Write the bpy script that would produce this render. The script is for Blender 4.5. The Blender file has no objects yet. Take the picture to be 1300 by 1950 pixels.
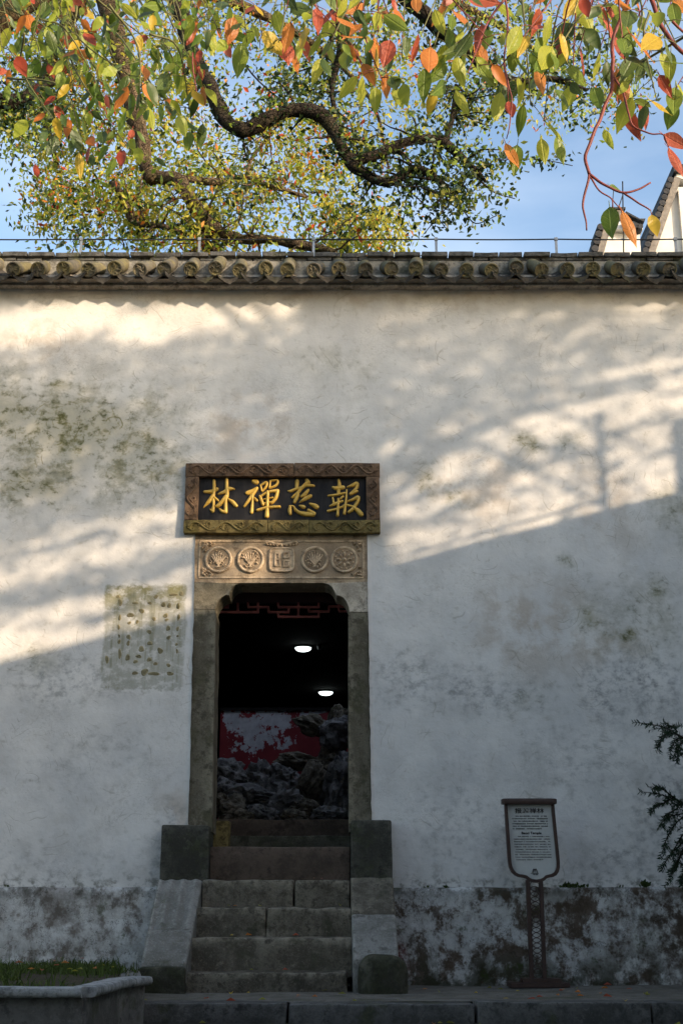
import bpy, bmesh, math, random
import numpy as np
from mathutils import Vector, Matrix, noise, Quaternion

random.seed(7)
RNG = np.random.default_rng(7)
R = math.radians
scene = bpy.context.scene

# ---------------------------------------------------------------- camera
F, TH, D, EZ = 2486.0, R(17.0), 9.2, 0.47     # focal length in photo pixels, pitch, metres to the wall, eye height
cam = bpy.data.cameras.new('camera')
cam.sensor_fit = 'HORIZONTAL'
cam.sensor_width = 36.0
cam.lens = 36.0 * F / 1300.0
cam.clip_end = 2000.0
cam_o = bpy.data.objects.new('camera', cam)
scene.collection.objects.link(cam_o)
cam_o.location = (0, -D, EZ)
cam_o.rotation_euler = (R(90) + TH, 0, 0)
scene.camera = cam_o

# ---------------------------------------------------------------- world, sun, exposure
SUN_EL, SUN_AZ = R(16.0), R(52.0)              # azimuth: to the right of straight behind the camera
S = Vector((math.sin(SUN_AZ) * math.cos(SUN_EL), -math.cos(SUN_AZ) * math.cos(SUN_EL), math.sin(SUN_EL)))
world = bpy.data.worlds.new('World')
scene.world = world
world.use_nodes = True
wn = world.node_tree
for n_ in list(wn.nodes):
    wn.nodes.remove(n_)
w_out = wn.nodes.new('ShaderNodeOutputWorld')
w_bg = wn.nodes.new('ShaderNodeBackground')
w_sky = wn.nodes.new('ShaderNodeTexSky')
w_sky.sky_type = 'NISHITA'
w_sky.sun_disc = False
w_sky.sun_elevation = SUN_EL
w_sky.sun_rotation = math.atan2(S.x, S.y)
w_sky.air_density = 1.0
w_sky.dust_density = 1.5
w_sky.ozone_density = 1.0
w_bg.inputs['Strength'].default_value = 0.15
# thin high cloud over the whole sky
w_tc = wn.nodes.new('ShaderNodeTexCoord')
w_mp = wn.nodes.new('ShaderNodeMapping')
w_mp.inputs['Scale'].default_value = (1.0, 1.0, 3.2)
w_no = wn.nodes.new('ShaderNodeTexNoise')
w_no.inputs['Scale'].default_value = 3.4
w_no.inputs['Detail'].default_value = 6.0
w_mr = wn.nodes.new('ShaderNodeMapRange')
w_mr.inputs['From Min'].default_value = 0.42
w_mr.inputs['From Max'].default_value = 0.80
w_mr.inputs['To Max'].default_value = 0.30
w_mx = wn.nodes.new('ShaderNodeMix')
w_mx.data_type = 'RGBA'
w_mx.inputs[7].default_value = (4.6, 4.8, 5.1, 1.0)
wn.links.new(w_tc.outputs['Generated'], w_mp.inputs['Vector'])
wn.links.new(w_mp.outputs[0], w_no.inputs['Vector'])
wn.links.new(w_no.outputs['Fac'], w_mr.inputs['Value'])
wn.links.new(w_mr.outputs[0], w_mx.inputs[0])
wn.links.new(w_sky.outputs[0], w_mx.inputs[6])
wn.links.new(w_mx.outputs[2], w_bg.inputs['Color'])
wn.links.new(w_bg.outputs[0], w_out.inputs['Surface'])

sun = bpy.data.lights.new('sun', 'SUN')
sun.energy = 2.8
sun.angle = R(0.5)
sun.color = (1.0, 0.80, 0.58)
sun_o = bpy.data.objects.new('sun', sun)
scene.collection.objects.link(sun_o)
sun_o.rotation_euler = (-S).to_track_quat('-Z', 'Y').to_euler()

scene.view_settings.view_transform = 'Standard'
scene.view_settings.look = 'None'
scene.view_settings.gamma = 1.0
scene.view_settings.use_curve_mapping = False
scene.view_settings.exposure = 1.22
scene.cycles.max_bounces = 4
scene.cycles.diffuse_bounces = 3
scene.cycles.use_adaptive_sampling = True
scene.cycles.adaptive_threshold = 0.02
scene.cycles.sample_clamp_indirect = 4.0

# ---------------------------------------------------------------- helpers: layout
CT, ST = math.cos(TH), math.sin(TH)
def W(px, py, y=0.0):
    """world (x, z) of a photo point lying in the vertical plane at depth y (wall face: y = 0)"""
    v = 975.0 - py
    t = (D + y) / (CT - v / F * ST)
    return ((px - 650.0) / F * t, EZ + t * (ST + v / F * CT))
def W3(px, py, y=0.0):
    x, z = W(px, py, y)
    return Vector((x, y, z))
def WX(px, py, y=0.0): return W(px, py, y)[0]
def WZ(py, y=0.0): return W(650, py, y)[1]

def link(o):
    scene.collection.objects.link(o)
    return o
def tag(o, label=None, cat=None, group=None, kind=None):
    if label: o['label'] = label
    if cat: o['category'] = cat
    if group: o['group'] = group
    if kind: o['kind'] = kind
    return o
def empty(name, loc, label=None, cat=None, group=None, kind=None):
    o = link(bpy.data.objects.new(name, None))
    o.location = loc
    o.empty_display_size = 0.1
    return tag(o, label, cat, group, kind)
def world_of(o):
    m = o.matrix_basis.copy()
    return m if o.parent is None else world_of(o.parent) @ o.matrix_parent_inverse @ m
def adopt(o, parent):
    if parent is not None:
        o.parent = parent
        o.matrix_parent_inverse = world_of(parent).inverted()
    return o
def mesh_obj(name, me, mats, parent=None, smooth=None):
    for m in (mats if isinstance(mats, (list, tuple)) else [mats]):
        me.materials.append(m)
    if smooth is not None:
        me.polygons.foreach_set('use_smooth', [True] * len(me.polygons))
        if smooth < 179:
            me.set_sharp_from_angle(angle=R(smooth))
    o = link(bpy.data.objects.new(name, me))
    return adopt(o, parent)
def from_data(name, vs, fs, mats, parent=None, smooth=None, midx=None):
    me = bpy.data.meshes.new(name)
    me.from_pydata([tuple(v) for v in vs], [], fs)
    if midx is not None:
        me.polygons.foreach_set('material_index', midx)
    me.update()
    return mesh_obj(name, me, mats, parent, smooth)
def from_bm(name, bm, mats, parent=None, smooth=None):
    bmesh.ops.recalc_face_normals(bm, faces=bm.faces[:])
    me = bpy.data.meshes.new(name)
    bm.to_mesh(me)
    bm.free()
    return mesh_obj(name, me, mats, parent, smooth)

class MB:
    """collects simple shapes into one mesh"""
    def __init__(s): s.v, s.f = [], []
    def add(s, vs, fs):
        k = len(s.v)
        s.v += [tuple(v) for v in vs]
        s.f += [tuple(i + k for i in f) for f in fs]
        return s
    def box(s, x0, x1, y0, y1, z0, z1):
        vs = [(x0,y0,z0),(x1,y0,z0),(x1,y1,z0),(x0,y1,z0),(x0,y0,z1),(x1,y0,z1),(x1,y1,z1),(x0,y1,z1)]
        return s.add(vs, [(0,3,2,1),(4,5,6,7),(0,1,5,4),(1,2,6,5),(2,3,7,6),(3,0,4,7)])
    def prism(s, pts, y0, y1):
        """polygon of (x, z) extruded from depth y0 to y1"""
        n = len(pts)
        a = sum(pts[i][0]*pts[(i+1)%n][1] - pts[(i+1)%n][0]*pts[i][1] for i in range(n))
        if a < 0: pts = pts[::-1]
        vs = [(p[0], y0, p[1]) for p in pts] + [(p[0], y1, p[1]) for p in pts]
        fs = [tuple(range(n)), tuple(range(2*n-1, n-1, -1))]
        fs += [(i, i+n, (i+1)%n+n, (i+1)%n) for i in range(n)]
        return s.add(vs, fs)
    def tube(s, pts, rad, seg=6, cap=True):
        pts = [Vector(p) for p in pts]
        n = len(pts)
        rs = rad if isinstance(rad, (list, tuple)) else [rad]*n
        vs, fs = [], []
        prev = None
        for i, p in enumerate(pts):
            t = (pts[min(i+1, n-1)] - pts[max(i-1, 0)])
            if t.length < 1e-9: t = Vector((0,0,1))
            t.normalize()
            if prev is None:
                a = t.orthogonal().normalized()
            else:
                a = prev - t * prev.dot(t)
                a = a.normalized() if a.length > 1e-6 else t.orthogonal().normalized()
            prev = a
            b = t.cross(a)
            for k in range(seg):
                q = 2*math.pi*k/seg
                vs.append(p + (a*math.cos(q) + b*math.sin(q))*rs[i])
        for i in range(n-1):
            for k in range(seg):
                k2 = (k+1) % seg
                fs.append((i*seg+k, i*seg+k2, (i+1)*seg+k2, (i+1)*seg+k))
        if cap:
            fs.append(tuple(range(seg-1, -1, -1)))
            fs.append(tuple(range((n-1)*seg, n*seg)))
        return s.add(vs, fs)
    def build(s, name, mats, parent=None, smooth=None, midx=None):
        return from_data(name, s.v, s.f, mats, parent, smooth, midx)

def curve(pts, n=6):
    """Catmull-Rom through tuples of any length"""
    pts = [np.array(p, float) for p in pts]
    P = [2*pts[0]-pts[1]] + pts + [2*pts[-1]-pts[-2]]
    out = []
    for i in range(1, len(P)-2):
        a, b, c, d = P[i-1], P[i], P[i+1], P[i+2]
        for k in range(n):
            t = k/n
            out.append(0.5*((2*b) + (c-a)*t + (2*a-5*b+4*c-d)*t*t + (3*b-a-3*c+d)*t**3))
    out.append(pts[-1])
    return out

def wear(bm, amp, freq, maxlen, seed=0.0):
    for _ in range(5):
        longe = [e for e in bm.edges if e.calc_length() > maxlen]
        if not longe: break
        bmesh.ops.subdivide_edges(bm, edges=longe, cuts=1, use_grid_fill=True)
    for v in bm.verts:
        q = v.co*freq + Vector((seed, seed*1.7, -seed))
        v.co += noise.noise_vector(q)*amp + noise.noise_vector(q*3.1)*amp*0.4
def stone_hexa(name, c8, mat, parent, bev=0.012, amp=0.005, freq=6.0, maxlen=0.12, seed=None):
    """a worn stone with eight corners: bottom ring of four, then top ring of four"""
    bm = bmesh.new()
    vs = [bm.verts.new(c) for c in c8]
    for f in [(0,3,2,1),(4,5,6,7),(0,1,5,4),(1,2,6,5),(2,3,7,6),(3,0,4,7)]:
        bm.faces.new([vs[i] for i in f])
    if bev > 0:
        bmesh.ops.bevel(bm, geom=bm.edges[:], offset=bev, segments=2, profile=0.6, affect='EDGES')
    wear(bm, amp, freq, maxlen, random.random()*50 if seed is None else seed)
    return from_bm(name, bm, mat, parent, 38)
def stone_box(name, x0, x1, y0, y1, z0, z1, mat, parent, **k):
    return stone_hexa(name, [(x0,y0,z0),(x1,y0,z0),(x1,y1,z0),(x0,y1,z0),(x0,y0,z1),(x1,y0,z1),(x1,y1,z1),(x0,y1,z1)], mat, parent, **k)
def stone_prism(name, pts, y0, y1, mat, parent, bev=0.008, amp=0.003, freq=7.0, maxlen=0.1):
    bm = bmesh.new()
    a = [bm.verts.new((p[0], y0, p[1])) for p in pts]
    b = [bm.verts.new((p[0], y1, p[1])) for p in pts]
    n = len(pts)
    bm.faces.new(a)
    bm.faces.new(b[::-1])
    for i in range(n):
        bm.faces.new((a[i], b[i], b[(i+1)%n], a[(i+1)%n]))
    bmesh.ops.recalc_face_normals(bm, faces=bm.faces[:])
    if bev > 0:
        ed = [e for e in bm.edges if abs(e.verts[0].co.y - e.verts[1].co.y) < 1e-6 and e.verts[0].co.y == y0]
        bmesh.ops.bevel(bm, geom=ed, offset=bev, segments=2, profile=0.6, affect='EDGES')
    bmesh.ops.triangulate(bm, faces=[f for f in bm.faces if len(f.verts) > 4])
    wear(bm, amp, freq, maxlen, random.random()*50)
    return from_bm(name, bm, mat, parent, 38)

# ---------------------------------------------------------------- helpers: materials
class Mat:
    def __init__(s, name):
        s.mat = bpy.data.materials.new(name)
        s.mat.use_nodes = True
        s.nt = s.mat.node_tree
        for n in list(s.nt.nodes): s.nt.nodes.remove(n)
        s.out = s.nt.nodes.new('ShaderNodeOutputMaterial')
        s.b = s.nt.nodes.new('ShaderNodeBsdfPrincipled')
        s.nt.links.new(s.b.outputs[0], s.out.inputs['Surface'])
        s.P = s.nt.nodes.new('ShaderNodeNewGeometry').outputs['Position']
    def put(s, sock, val):
        if isinstance(val, bpy.types.NodeSocket):
            s.nt.links.new(val, sock)
        elif isinstance(val, (tuple, list)) and len(val) == 3 and sock.type == 'RGBA':
            sock.default_value = (*val, 1.0)
        else:
            sock.default_value = val
    def node(s, t, **props):
        n = s.nt.nodes.new(t)
        for k, v in props.items(): setattr(n, k, v)
        return n
    def noise(s, scale, detail=4.0, rough=0.55, vec=None, dist=0.0, col=False):
        n = s.node('ShaderNodeTexNoise')
        s.put(n.inputs['Vector'], s.P if vec is None else vec)
        n.inputs['Scale'].default_value = scale
        n.inputs['Detail'].default_value = detail
        n.inputs['Roughness'].default_value = rough
        n.inputs['Distortion'].default_value = dist
        return n.outputs['Color' if col else 'Fac']
    def voro(s, scale, vec=None, feature='F1', out='Distance', rnd=1.0):
        n = s.node('ShaderNodeTexVoronoi', feature=feature)
        s.put(n.inputs['Vector'], s.P if vec is None else vec)
        n.inputs['Scale'].default_value = scale
        n.inputs['Randomness'].default_value = rnd
        return n.outputs[out]
    def math(s, op, a, b=0.0, c=None, clamp=False):
        n = s.node('ShaderNodeMath', operation=op, use_clamp=clamp)
        s.put(n.inputs[0], a)
        s.put(n.inputs[1], b)
        if c is not None: s.put(n.inputs[2], c)
        return n.outputs[0]
    def mul(s, a, b): return s.math('MULTIPLY', a, b)
    def vmath(s, op, a, b=(0, 0, 0)):
        n = s.node('ShaderNodeVectorMath', operation=op)
        s.put(n.inputs[0], a)
        s.put(n.inputs[1], b)
        return n.outputs['Value' if op in ('LENGTH', 'DOT_PRODUCT') else 'Vector']
    def scaled(s, k, vec=None): return s.vmath('MULTIPLY', s.P if vec is None else vec, k)
    def rng(s, v, a, b, lo=0.0, hi=1.0, smooth=True):
        n = s.node('ShaderNodeMapRange', interpolation_type='SMOOTHSTEP' if smooth else 'LINEAR')
        s.put(n.inputs['Value'], v)
        n.inputs['From Min'].default_value = a
        n.inputs['From Max'].default_value = b
        n.inputs['To Min'].default_value = lo
        n.inputs['To Max'].default_value = hi
        return n.outputs['Result']
    def mix(s, fac, a, b, mode='MIX'):
        n = s.node('ShaderNodeMix', data_type='RGBA', blend_type=mode)
        s.put(n.inputs[0], fac)
        s.put(n.inputs[6], a)
        s.put(n.inputs[7], b)
        return n.outputs[2]
    def sep(s, vec=None):
        n = s.node('ShaderNodeSeparateXYZ')
        s.put(n.inputs[0], s.P if vec is None else vec)
        return n.outputs
    def warp(s, amt, scale, vec=None):
        c = s.noise(scale, 3.0, 0.5, vec, col=True)
        return s.vmath('ADD', s.P if vec is None else vec, s.vmath('MULTIPLY', s.vmath('SUBTRACT', c, (0.5, 0.5, 0.5)), (amt, amt, amt)))
    def spot(s, cx, cz, rx, rz, vec=None, inner=0.25):
        d = s.vmath('MULTIPLY', s.vmath('SUBTRACT', s.P if vec is None else vec, (cx, 0, cz)), (1/rx, 0, 1/rz))
        return s.rng(s.vmath('LENGTH', d), inner, 1.0, 1.0, 0.0)
    def rect(s, x0, x1, z0, z1, soft, vec=None):
        o = s.sep(vec)
        a = s.mul(s.rng(o[0], x0-soft, x0+soft), s.rng(o[0], x1-soft, x1+soft, 1, 0))
        b = s.mul(s.rng(o[2], z0-soft, z0+soft), s.rng(o[2], z1-soft, z1+soft, 1, 0))
        return s.mul(a, b)
    def node_vec(s, a, b):
        n = s.node('ShaderNodeCombineXYZ')
        s.put(n.inputs[0], a)
        s.put(n.inputs[2], b)
        return n.outputs[0]
    def rand(s): return s.node('ShaderNodeObjectInfo').outputs['Random']
    def bump(s, h, strength=0.3, dist=0.01):
        n = s.node('ShaderNodeBump')
        n.inputs['Strength'].default_value = strength
        n.inputs['Distance'].default_value = dist
        s.put(n.inputs['Height'], h)
        s.put(s.b.inputs['Normal'], n.outputs[0])
    def done(s, col, rough=0.8, spec=0.3, metal=0.0):
        s.put(s.b.inputs['Base Color'], col)
        s.put(s.b.inputs['Roughness'], rough)
        s.put(s.b.inputs['Specular IOR Level'], spec)
        s.put(s.b.inputs['Metallic'], metal)
        return s.mat

def trowel(m, scale, freq, wcol, brk, thin=0.82, seed=0.0):
    """arcs left by a trowel or a brush: parts of rings round scattered centres"""
    v = m.vmath('ADD', m.vmath('ADD', m.P, (seed, 0, seed*0.7)), m.scaled((0.20, 0, 0.20), wcol))
    d = m.voro(scale, m.scaled((1, 0, 1), v))
    ph = m.math('ADD', m.mul(d, freq), m.mul(brk, 10.0))
    return m.rng(m.math('SINE', ph), thin, 1.0)

def plaster():
    """limewash; broad stain areas come from the wall's 'stain' attribute, their grain from noise"""
    m = Mat('limewash_plaster')
    at = m.node('ShaderNodeAttribute', attribute_name='stain')
    so = m.node('ShaderNodeSeparateColor')
    m.nt.links.new(at.outputs['Color'], so.inputs[0])
    g, gm, tan = so.outputs[0], so.outputs[1], so.outputs[2]
    wcol = m.noise(2.4, 3, 0.5, col=True)
    ws = m.sep(wcol)
    mid = m.noise(4.0, 5, 0.65)
    fine = m.noise(13.0, 5, 0.68, m.scaled((1, 1, 1.25)))
    zz = m.sep()[2]
    col = m.mix(m.rng(ws[0], 0.35, 0.65), (0.635, 0.615, 0.585), (0.745, 0.715, 0.67))
    col = m.mix(m.mul(m.rng(mid, 0.44, 0.74), 0.50), col, (0.50, 0.475, 0.435))
    col = m.mix(m.mul(m.rng(fine, 0.54, 0.72), 0.42), col, (0.43, 0.395, 0.33))
    col = m.mix(m.mul(m.mul(tan, m.rng(mid, 0.40, 0.60)), 0.60), col, (0.42, 0.32, 0.225))
    brk = m.rng(m.noise(6.5, 3, 0.6, m.vmath('ADD', m.P, (5, 2, 9))), 0.50, 0.62)
    t1 = trowel(m, 1.2, 105.0, wcol, ws[0], 0.86)
    t2 = trowel(m, 2.0, 75.0, wcol, ws[1], 0.88, 3.7)
    arcs = m.math('ADD', m.mul(m.mul(t1, brk), m.rng(mid, 0.46, 0.58)), m.mul(m.mul(t2, brk), m.rng(ws[2], 0.47, 0.56)), clamp=True)
    col = m.mix(m.mul(arcs, 0.36), col, (0.30, 0.265, 0.195))
    crack = m.mul(m.rng(m.math('ABSOLUTE', m.math('SUBTRACT', fine, 0.47)), 0.0, 0.012, 1, 0), m.rng(ws[1], 0.52, 0.62))
    col = m.mix(m.mul(crack, 0.45), col, (0.25, 0.22, 0.17))
    # algae
    gp = m.rng(m.math('ADD', m.math('ADD', m.mul(fine, 0.55), m.mul(mid, 0.55)), m.mul(arcs, 0.16)), 0.42, 0.66)
    gw = m.mul(g, m.math('MAXIMUM', gp, m.mul(g, 0.55)))
    gcol = m.mix(m.rng(fine, 0.35, 0.7), (0.25, 0.225, 0.095), (0.095, 0.10, 0.03))
    col = m.mix(m.mul(gw, 0.92), col, gcol)
    col = m.mix(m.mul(m.mul(g, m.rng(fine, 0.57, 0.68)), 0.65), col, (0.075, 0.075, 0.022))
    # grey mould
    col = m.mix(m.mul(m.mul(gm, m.rng(fine, 0.42, 0.66)), 0.70), col, (0.19, 0.19, 0.19))
    low = m.mul(m.rng(zz, 0.60, 0.76, 1, 0), m.rng(fine, 0.46, 0.64))
    col = m.mix(m.mul(low, 0.75), col, (0.10, 0.095, 0.07))
    # square where a paper notice was torn off
    x0, z1 = W(203, 1112); x1, z0 = W(350, 1312)
    pv = m.vmath('ADD', m.P, m.scaled((0.13, 0.0, 0.15), m.node_vec(mid, fine)))
    pr = m.mul(m.rect(x0+.065, x1+.055, z0+.07, z1+.065, 0.014, pv), m.rng(fine, 0.38, 0.52, 0.35, 1))
    col = m.mix(m.mul(pr, 0.70), col, (0.33, 0.32, 0.255))
    ptop = m.mul(pr, m.mul(m.rng(zz, z1-0.26, z1-0.02), m.rng(mid, 0.36, 0.56)))
    col = m.mix(m.mul(ptop, 0.85), col, (0.22, 0.20, 0.075))
    col = m.mix(m.mul(m.mul(pr, m.rng(m.noise(9, 3, 0.6, m.scaled((3.0, 1, 0.25))), 0.48, 0.66)), 0.55), col, (0.20, 0.195, 0.11))
    h = m.math('SUBTRACT', m.math('ADD', m.mul(m.noise(9.0, 4, 0.6), 0.6), m.mul(m.noise(48, 2, 0.6), 0.07)), 0.0)
    h = m.math('SUBTRACT', h, m.mul(arcs, 0.06))
    m.bump(h, 0.55, 0.018)
    return m.done(col, 0.92, 0.12)

def plinth_mat():
    m = Mat('grimy_plinth_plaster')
    zz = m.sep()[2]
    xx = m.sep()[0]
    n1 = m.noise(2.9, 7, 0.72, dist=0.4)
    n2 = m.noise(9.0, 6, 0.74, m.scaled((1.0, 1, 0.85)))
    n3 = m.noise(3.9, 5, 0.7, m.vmath('ADD', m.P, (4, 0, 7)))
    col = m.mix(m.rng(n2, 0.35, 0.65), (0.60, 0.59, 0.56), (0.33, 0.31, 0.285))
    col = m.mix(m.mul(m.rng(m.math('ADD', m.mul(n1, .7), m.mul(n2, .3)), 0.49, 0.56), m.rng(xx, -1.6, 0.6, 0.40, 0.90)), col, (0.095, 0.066, 0.044))
    col = m.mix(m.mul(m.rng(n2, 0.53, 0.62), m.rng(xx, -1.6, 0.6, 0.40, 0.72)), col, (0.085, 0.060, 0.042))
    top = m.mul(m.rng(zz, 0.50, 0.63), m.rng(n3, 0.45, 0.6))
    col = m.mix(m.mul(top, 0.85), col, (0.045, 0.045, 0.03))
    bot = m.mul(m.rng(zz, 0.34, 0.0), m.rng(n3, 0.44, 0.56))
    col = m.mix(m.mul(bot, 0.85), col, (0.04, 0.042, 0.022))
    moss = m.mul(m.rng(n3, 0.60, 0.68), m.rng(zz, 0.75, 0.1, 0.4, 1))
    col = m.mix(m.mul(moss, 0.9), col, (0.05, 0.065, 0.018))
    rgt = m.mul(m.rng(xx, 1.3, 2.5), m.rng(n2, 0.36, 0.58))
    col = m.mix(m.mul(rgt, 0.82), col, (0.075, 0.055, 0.040))
    red = m.mul(m.spot(*W(765, 1830), .06, .16, None, 0.2), m.rng(n2, .35, .55))
    col = m.mix(m.mul(red, 0.8), col, (0.16, 0.03, 0.035))
    crack = m.rng(m.math('ABSOLUTE', m.math('SUBTRACT', n3, 0.5)), 0.0, 0.007, 1, 0)
    col = m.mix(m.mul(crack, 0.7), col, (0.03, 0.028, 0.02))
    m.bump(m.math('ADD', m.mul(n1, -0.5), m.mul(n2, 0.5)), 0.8, 0.03)
    return m.done(col, 0.95, 0.1)

def stone(name, base, dark, moss=0.0, speck=0.5, bumps=0.5, vert=1.0, mosscol=(0.055, 0.06, 0.02), rand=0.25, worn=0.35):
    m = Mat(name)
    n1 = m.noise(3.4, 6, 0.70, m.scaled((1, 1, 1/vert)))
    n2 = m.noise(15.0, 6, 0.76)
    n3 = m.noise(85.0, 2, 0.6)
    lite = tuple(min(1, c*1.75) for c in base)
    dk2 = tuple(c*0.45 for c in dark)
    col = m.mix(m.rng(n1, 0.38, 0.62), dark, base)
    col = m.mix(m.mul(m.rng(n2, 0.50, 0.62), 0.75), col, dark)
    col = m.mix(m.mul(m.rng(m.math('ADD', m.mul(n1, .5), m.mul(n2, .5)), 0.53, 0.62), 0.8), col, dk2)
    col = m.mix(m.mul(m.mul(m.rng(n2, 0.45, 0.36), m.rng(n1, 0.56, 0.40)), worn*1.6), col, lite)
    col = m.mix(m.mul(m.rng(n3, 0.56, 0.68), speck*.6), col, lite)
    pt = m.node('ShaderNodeNewGeometry').outputs['Pointiness']
    col = m.mix(m.mul(m.mul(m.rng(pt, 0.505, 0.55), m.rng(n2, 0.60, 0.42)), worn*2.2), col, lite)
    col = m.mix(m.mul(m.rng(pt, 0.49, 0.42), 0.6), col, dk2)
    col = m.mix(m.mul(m.rng(n3, 0.42, 0.32), speck*.8), col, dk2)
    if moss:
        q = m.rng(m.noise(4.4, 5, 0.74, m.vmath('ADD', m.P, (3, 1, 6))), 0.62-moss*0.34, 0.74-moss*0.26)
        col = m.mix(m.mul(q, 0.85), col, m.mix(m.rng(n2, .4, .6), mosscol, tuple(c*.55 for c in mosscol)))
    col = m.mix(rand, col, m.mix(m.rand(), tuple(c*0.6 for c in base), tuple(min(1, c*1.25) for c in base)), 'MIX')
    m.bump(m.math('ADD', m.mul(n2, 0.9), m.mul(n3, 0.18)), bumps, 0.02)
    return m.done(col, 0.9, 0.18)

def plain(name, col, rough=0.7, var=0.25, scale=12.0, spec=0.3, bumps=0.15, metal=0.0):
    m = Mat(name)
    n = m.noise(scale, 5, 0.6)
    c = m.mix(m.rng(n, 0.3, 0.7), tuple(v*(1-var) for v in col), tuple(min(1, v*(1+var)) for v in col))
    m.bump(n, bumps, 0.004)
    return m.done(c, rough, spec, metal)

def leaf_mat(name, col, trans=0.45, gloss=0.35, var=0.25, rough=0.42):
    m = Mat(name)
    nt = m.nt
    info = m.node('ShaderNodeNewGeometry')
    rnd = info.outputs['Random Per Island']
    c = m.mix(rnd, tuple(v*(1-var) for v in col), tuple(min(1, v*(1+var)) for v in col))
    m.done(c, rough, gloss)
    tr = m.node('ShaderNodeBsdfTranslucent')
    m.put(tr.inputs[0], m.mix(0.5, c, tuple(min(1, v*1.7) for v in col)))
    mx = m.node('ShaderNodeMixShader')
    mx.inputs[0].default_value = trans
    nt.links.new(m.b.outputs[0], mx.inputs[1])
    nt.links.new(tr.outputs[0], mx.inputs[2])
    nt.links.new(mx.outputs[0], m.out.inputs['Surface'])
    return m.mat

# ---------------------------------------------------------------- materials
M_plaster = plaster()
M_plinth = plinth_mat()
M_cornice = stone('weathered_cornice', (0.50, 0.43, 0.35), (0.28, 0.22, 0.165), 0.1, 0.15, 0.4)
M_tile = stone('grey_clay_tile', (0.15, 0.132, 0.098), (0.065, 0.057, 0.043), 0.62, 0.3, 0.5, mosscol=(0.27, 0.225, 0.075), rand=0.4)
M_drip = stone('dark_clay_tile', (0.050, 0.045, 0.038), (0.020, 0.018, 0.015), 0.3, 0.3, 0.5, mosscol=(0.09, 0.09, 0.04), rand=0.3)
M_coping = stone('coping_brick', (0.085, 0.083, 0.078), (0.04, 0.038, 0.034), 0.30, 0.3, 0.6)
M_mortar = stone('old_mortar', (0.20, 0.185, 0.155), (0.09, 0.08, 0.062), 0.4, 0.3, 0.6)
M_door_stone = stone('doorway_sandstone', (0.165, 0.145, 0.105), (0.085, 0.073, 0.05), 0.30, 0.35, 0.5, 2.0, mosscol=(0.075, 0.072, 0.036))
M_lintel = stone('carved_lintel_sandstone', (0.44, 0.335, 0.225), (0.28, 0.205, 0.135), 0.0, 0.2, 0.4)
M_bracket = stone('bracket_stone', (0.40, 0.35, 0.28), (0.24, 0.20, 0.15), 0.05, 0.4, 0.5)
M_frame = stone('plaque_frame_stone', (0.125, 0.080, 0.050), (0.055, 0.035, 0.023), 0.12, 0.25, 0.5, mosscol=(0.08, 0.065, 0.025))
M_frame_moss = stone('plaque_frame_mossy_stone', (0.15, 0.115, 0.045), (0.065, 0.048, 0.02), 0.35, 0.25, 0.5, mosscol=(0.10, 0.088, 0.026))
M_step = stone('step_granite', (0.19, 0.166, 0.126), (0.050, 0.042, 0.031), 0.34, 0.40, 0.8, mosscol=(0.045, 0.046, 0.024))
M_ramp = stone('ramp_granite', (0.25, 0.24, 0.215), (0.125, 0.117, 0.098), 0.16, 0.5, 0.8)
M_pier = stone('mossy_pier_stone', (0.068, 0.065, 0.052), (0.030, 0.029, 0.023), 0.3, 0.3, 0.6, 2.5, mosscol=(0.05, 0.056, 0.026))
M_moss_stone = stone('moss_covered_stone', (0.075, 0.070, 0.052), (0.034, 0.032, 0.022), 0.55, 0.3, 0.9, mosscol=(0.036, 0.040, 0.016))
M_thresh = stone('brown_threshold_stone', (0.090, 0.066, 0.050), (0.048, 0.036, 0.027), 0.08, 0.35, 0.4)
M_kerb = stone('kerb_granite', (0.105, 0.100, 0.092), (0.045, 0.043, 0.038), 0.25, 0.4, 0.7)
M_pave = stone('pavement_stone', (0.17, 0.155, 0.13), (0.075, 0.068, 0.055), 0.3, 0.45, 0.6)
M_ground = stone('mossy_ground', (0.10, 0.095, 0.08), (0.045, 0.042, 0.034), 0.55, 0.4, 0.9)
M_rim = stone('planter_rim_granite', (0.24, 0.24, 0.23), (0.13, 0.13, 0.122), 0.05, 0.7, 0.4)
M_planter = stone('planter_body_stone', (0.14, 0.132, 0.12), (0.065, 0.06, 0.052), 0.25, 0.35, 0.5)
M_soil = stone('planter_soil', (0.075, 0.055, 0.035), (0.03, 0.024, 0.016), 0.5, 0.4, 0.9)
M_iron = plain('galvanised_steel', (0.30, 0.31, 0.32), 0.5, 0.2, metal=0.6)
M_wire = plain('black_wire', (0.02, 0.02, 0.022), 0.6)

def gold():
    m = Mat('gold_leaf_lettering')
    n = m.noise(30, 5, 0.65)
    col = m.mix(m.rng(n, 0.35, 0.7), (0.56, 0.33, 0.045), (0.66, 0.44, 0.10))
    col = m.mix(m.mul(m.rng(m.noise(70, 4, 0.7), 0.58, 0.7), 0.4), col, (0.25, 0.14, 0.03))
    m.bump(n, 0.3, 0.004)
    return m.done(col, 0.45, 0.5, 0.15)
M_gold = gold()
def black_panel():
    m = Mat('black_slate_panel')
    n = m.noise(6, 6, 0.65, m.scaled((2.5, 1, 0.6)))
    col = m.mix(m.rng(n, 0.35, 0.75), (0.008, 0.008, 0.010), (0.030, 0.028, 0.028))
    m.bump(m.noise(40, 3, 0.6), 0.15, 0.004)
    return m.done(col, 0.62, 0.2)
M_black = black_panel()

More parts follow.
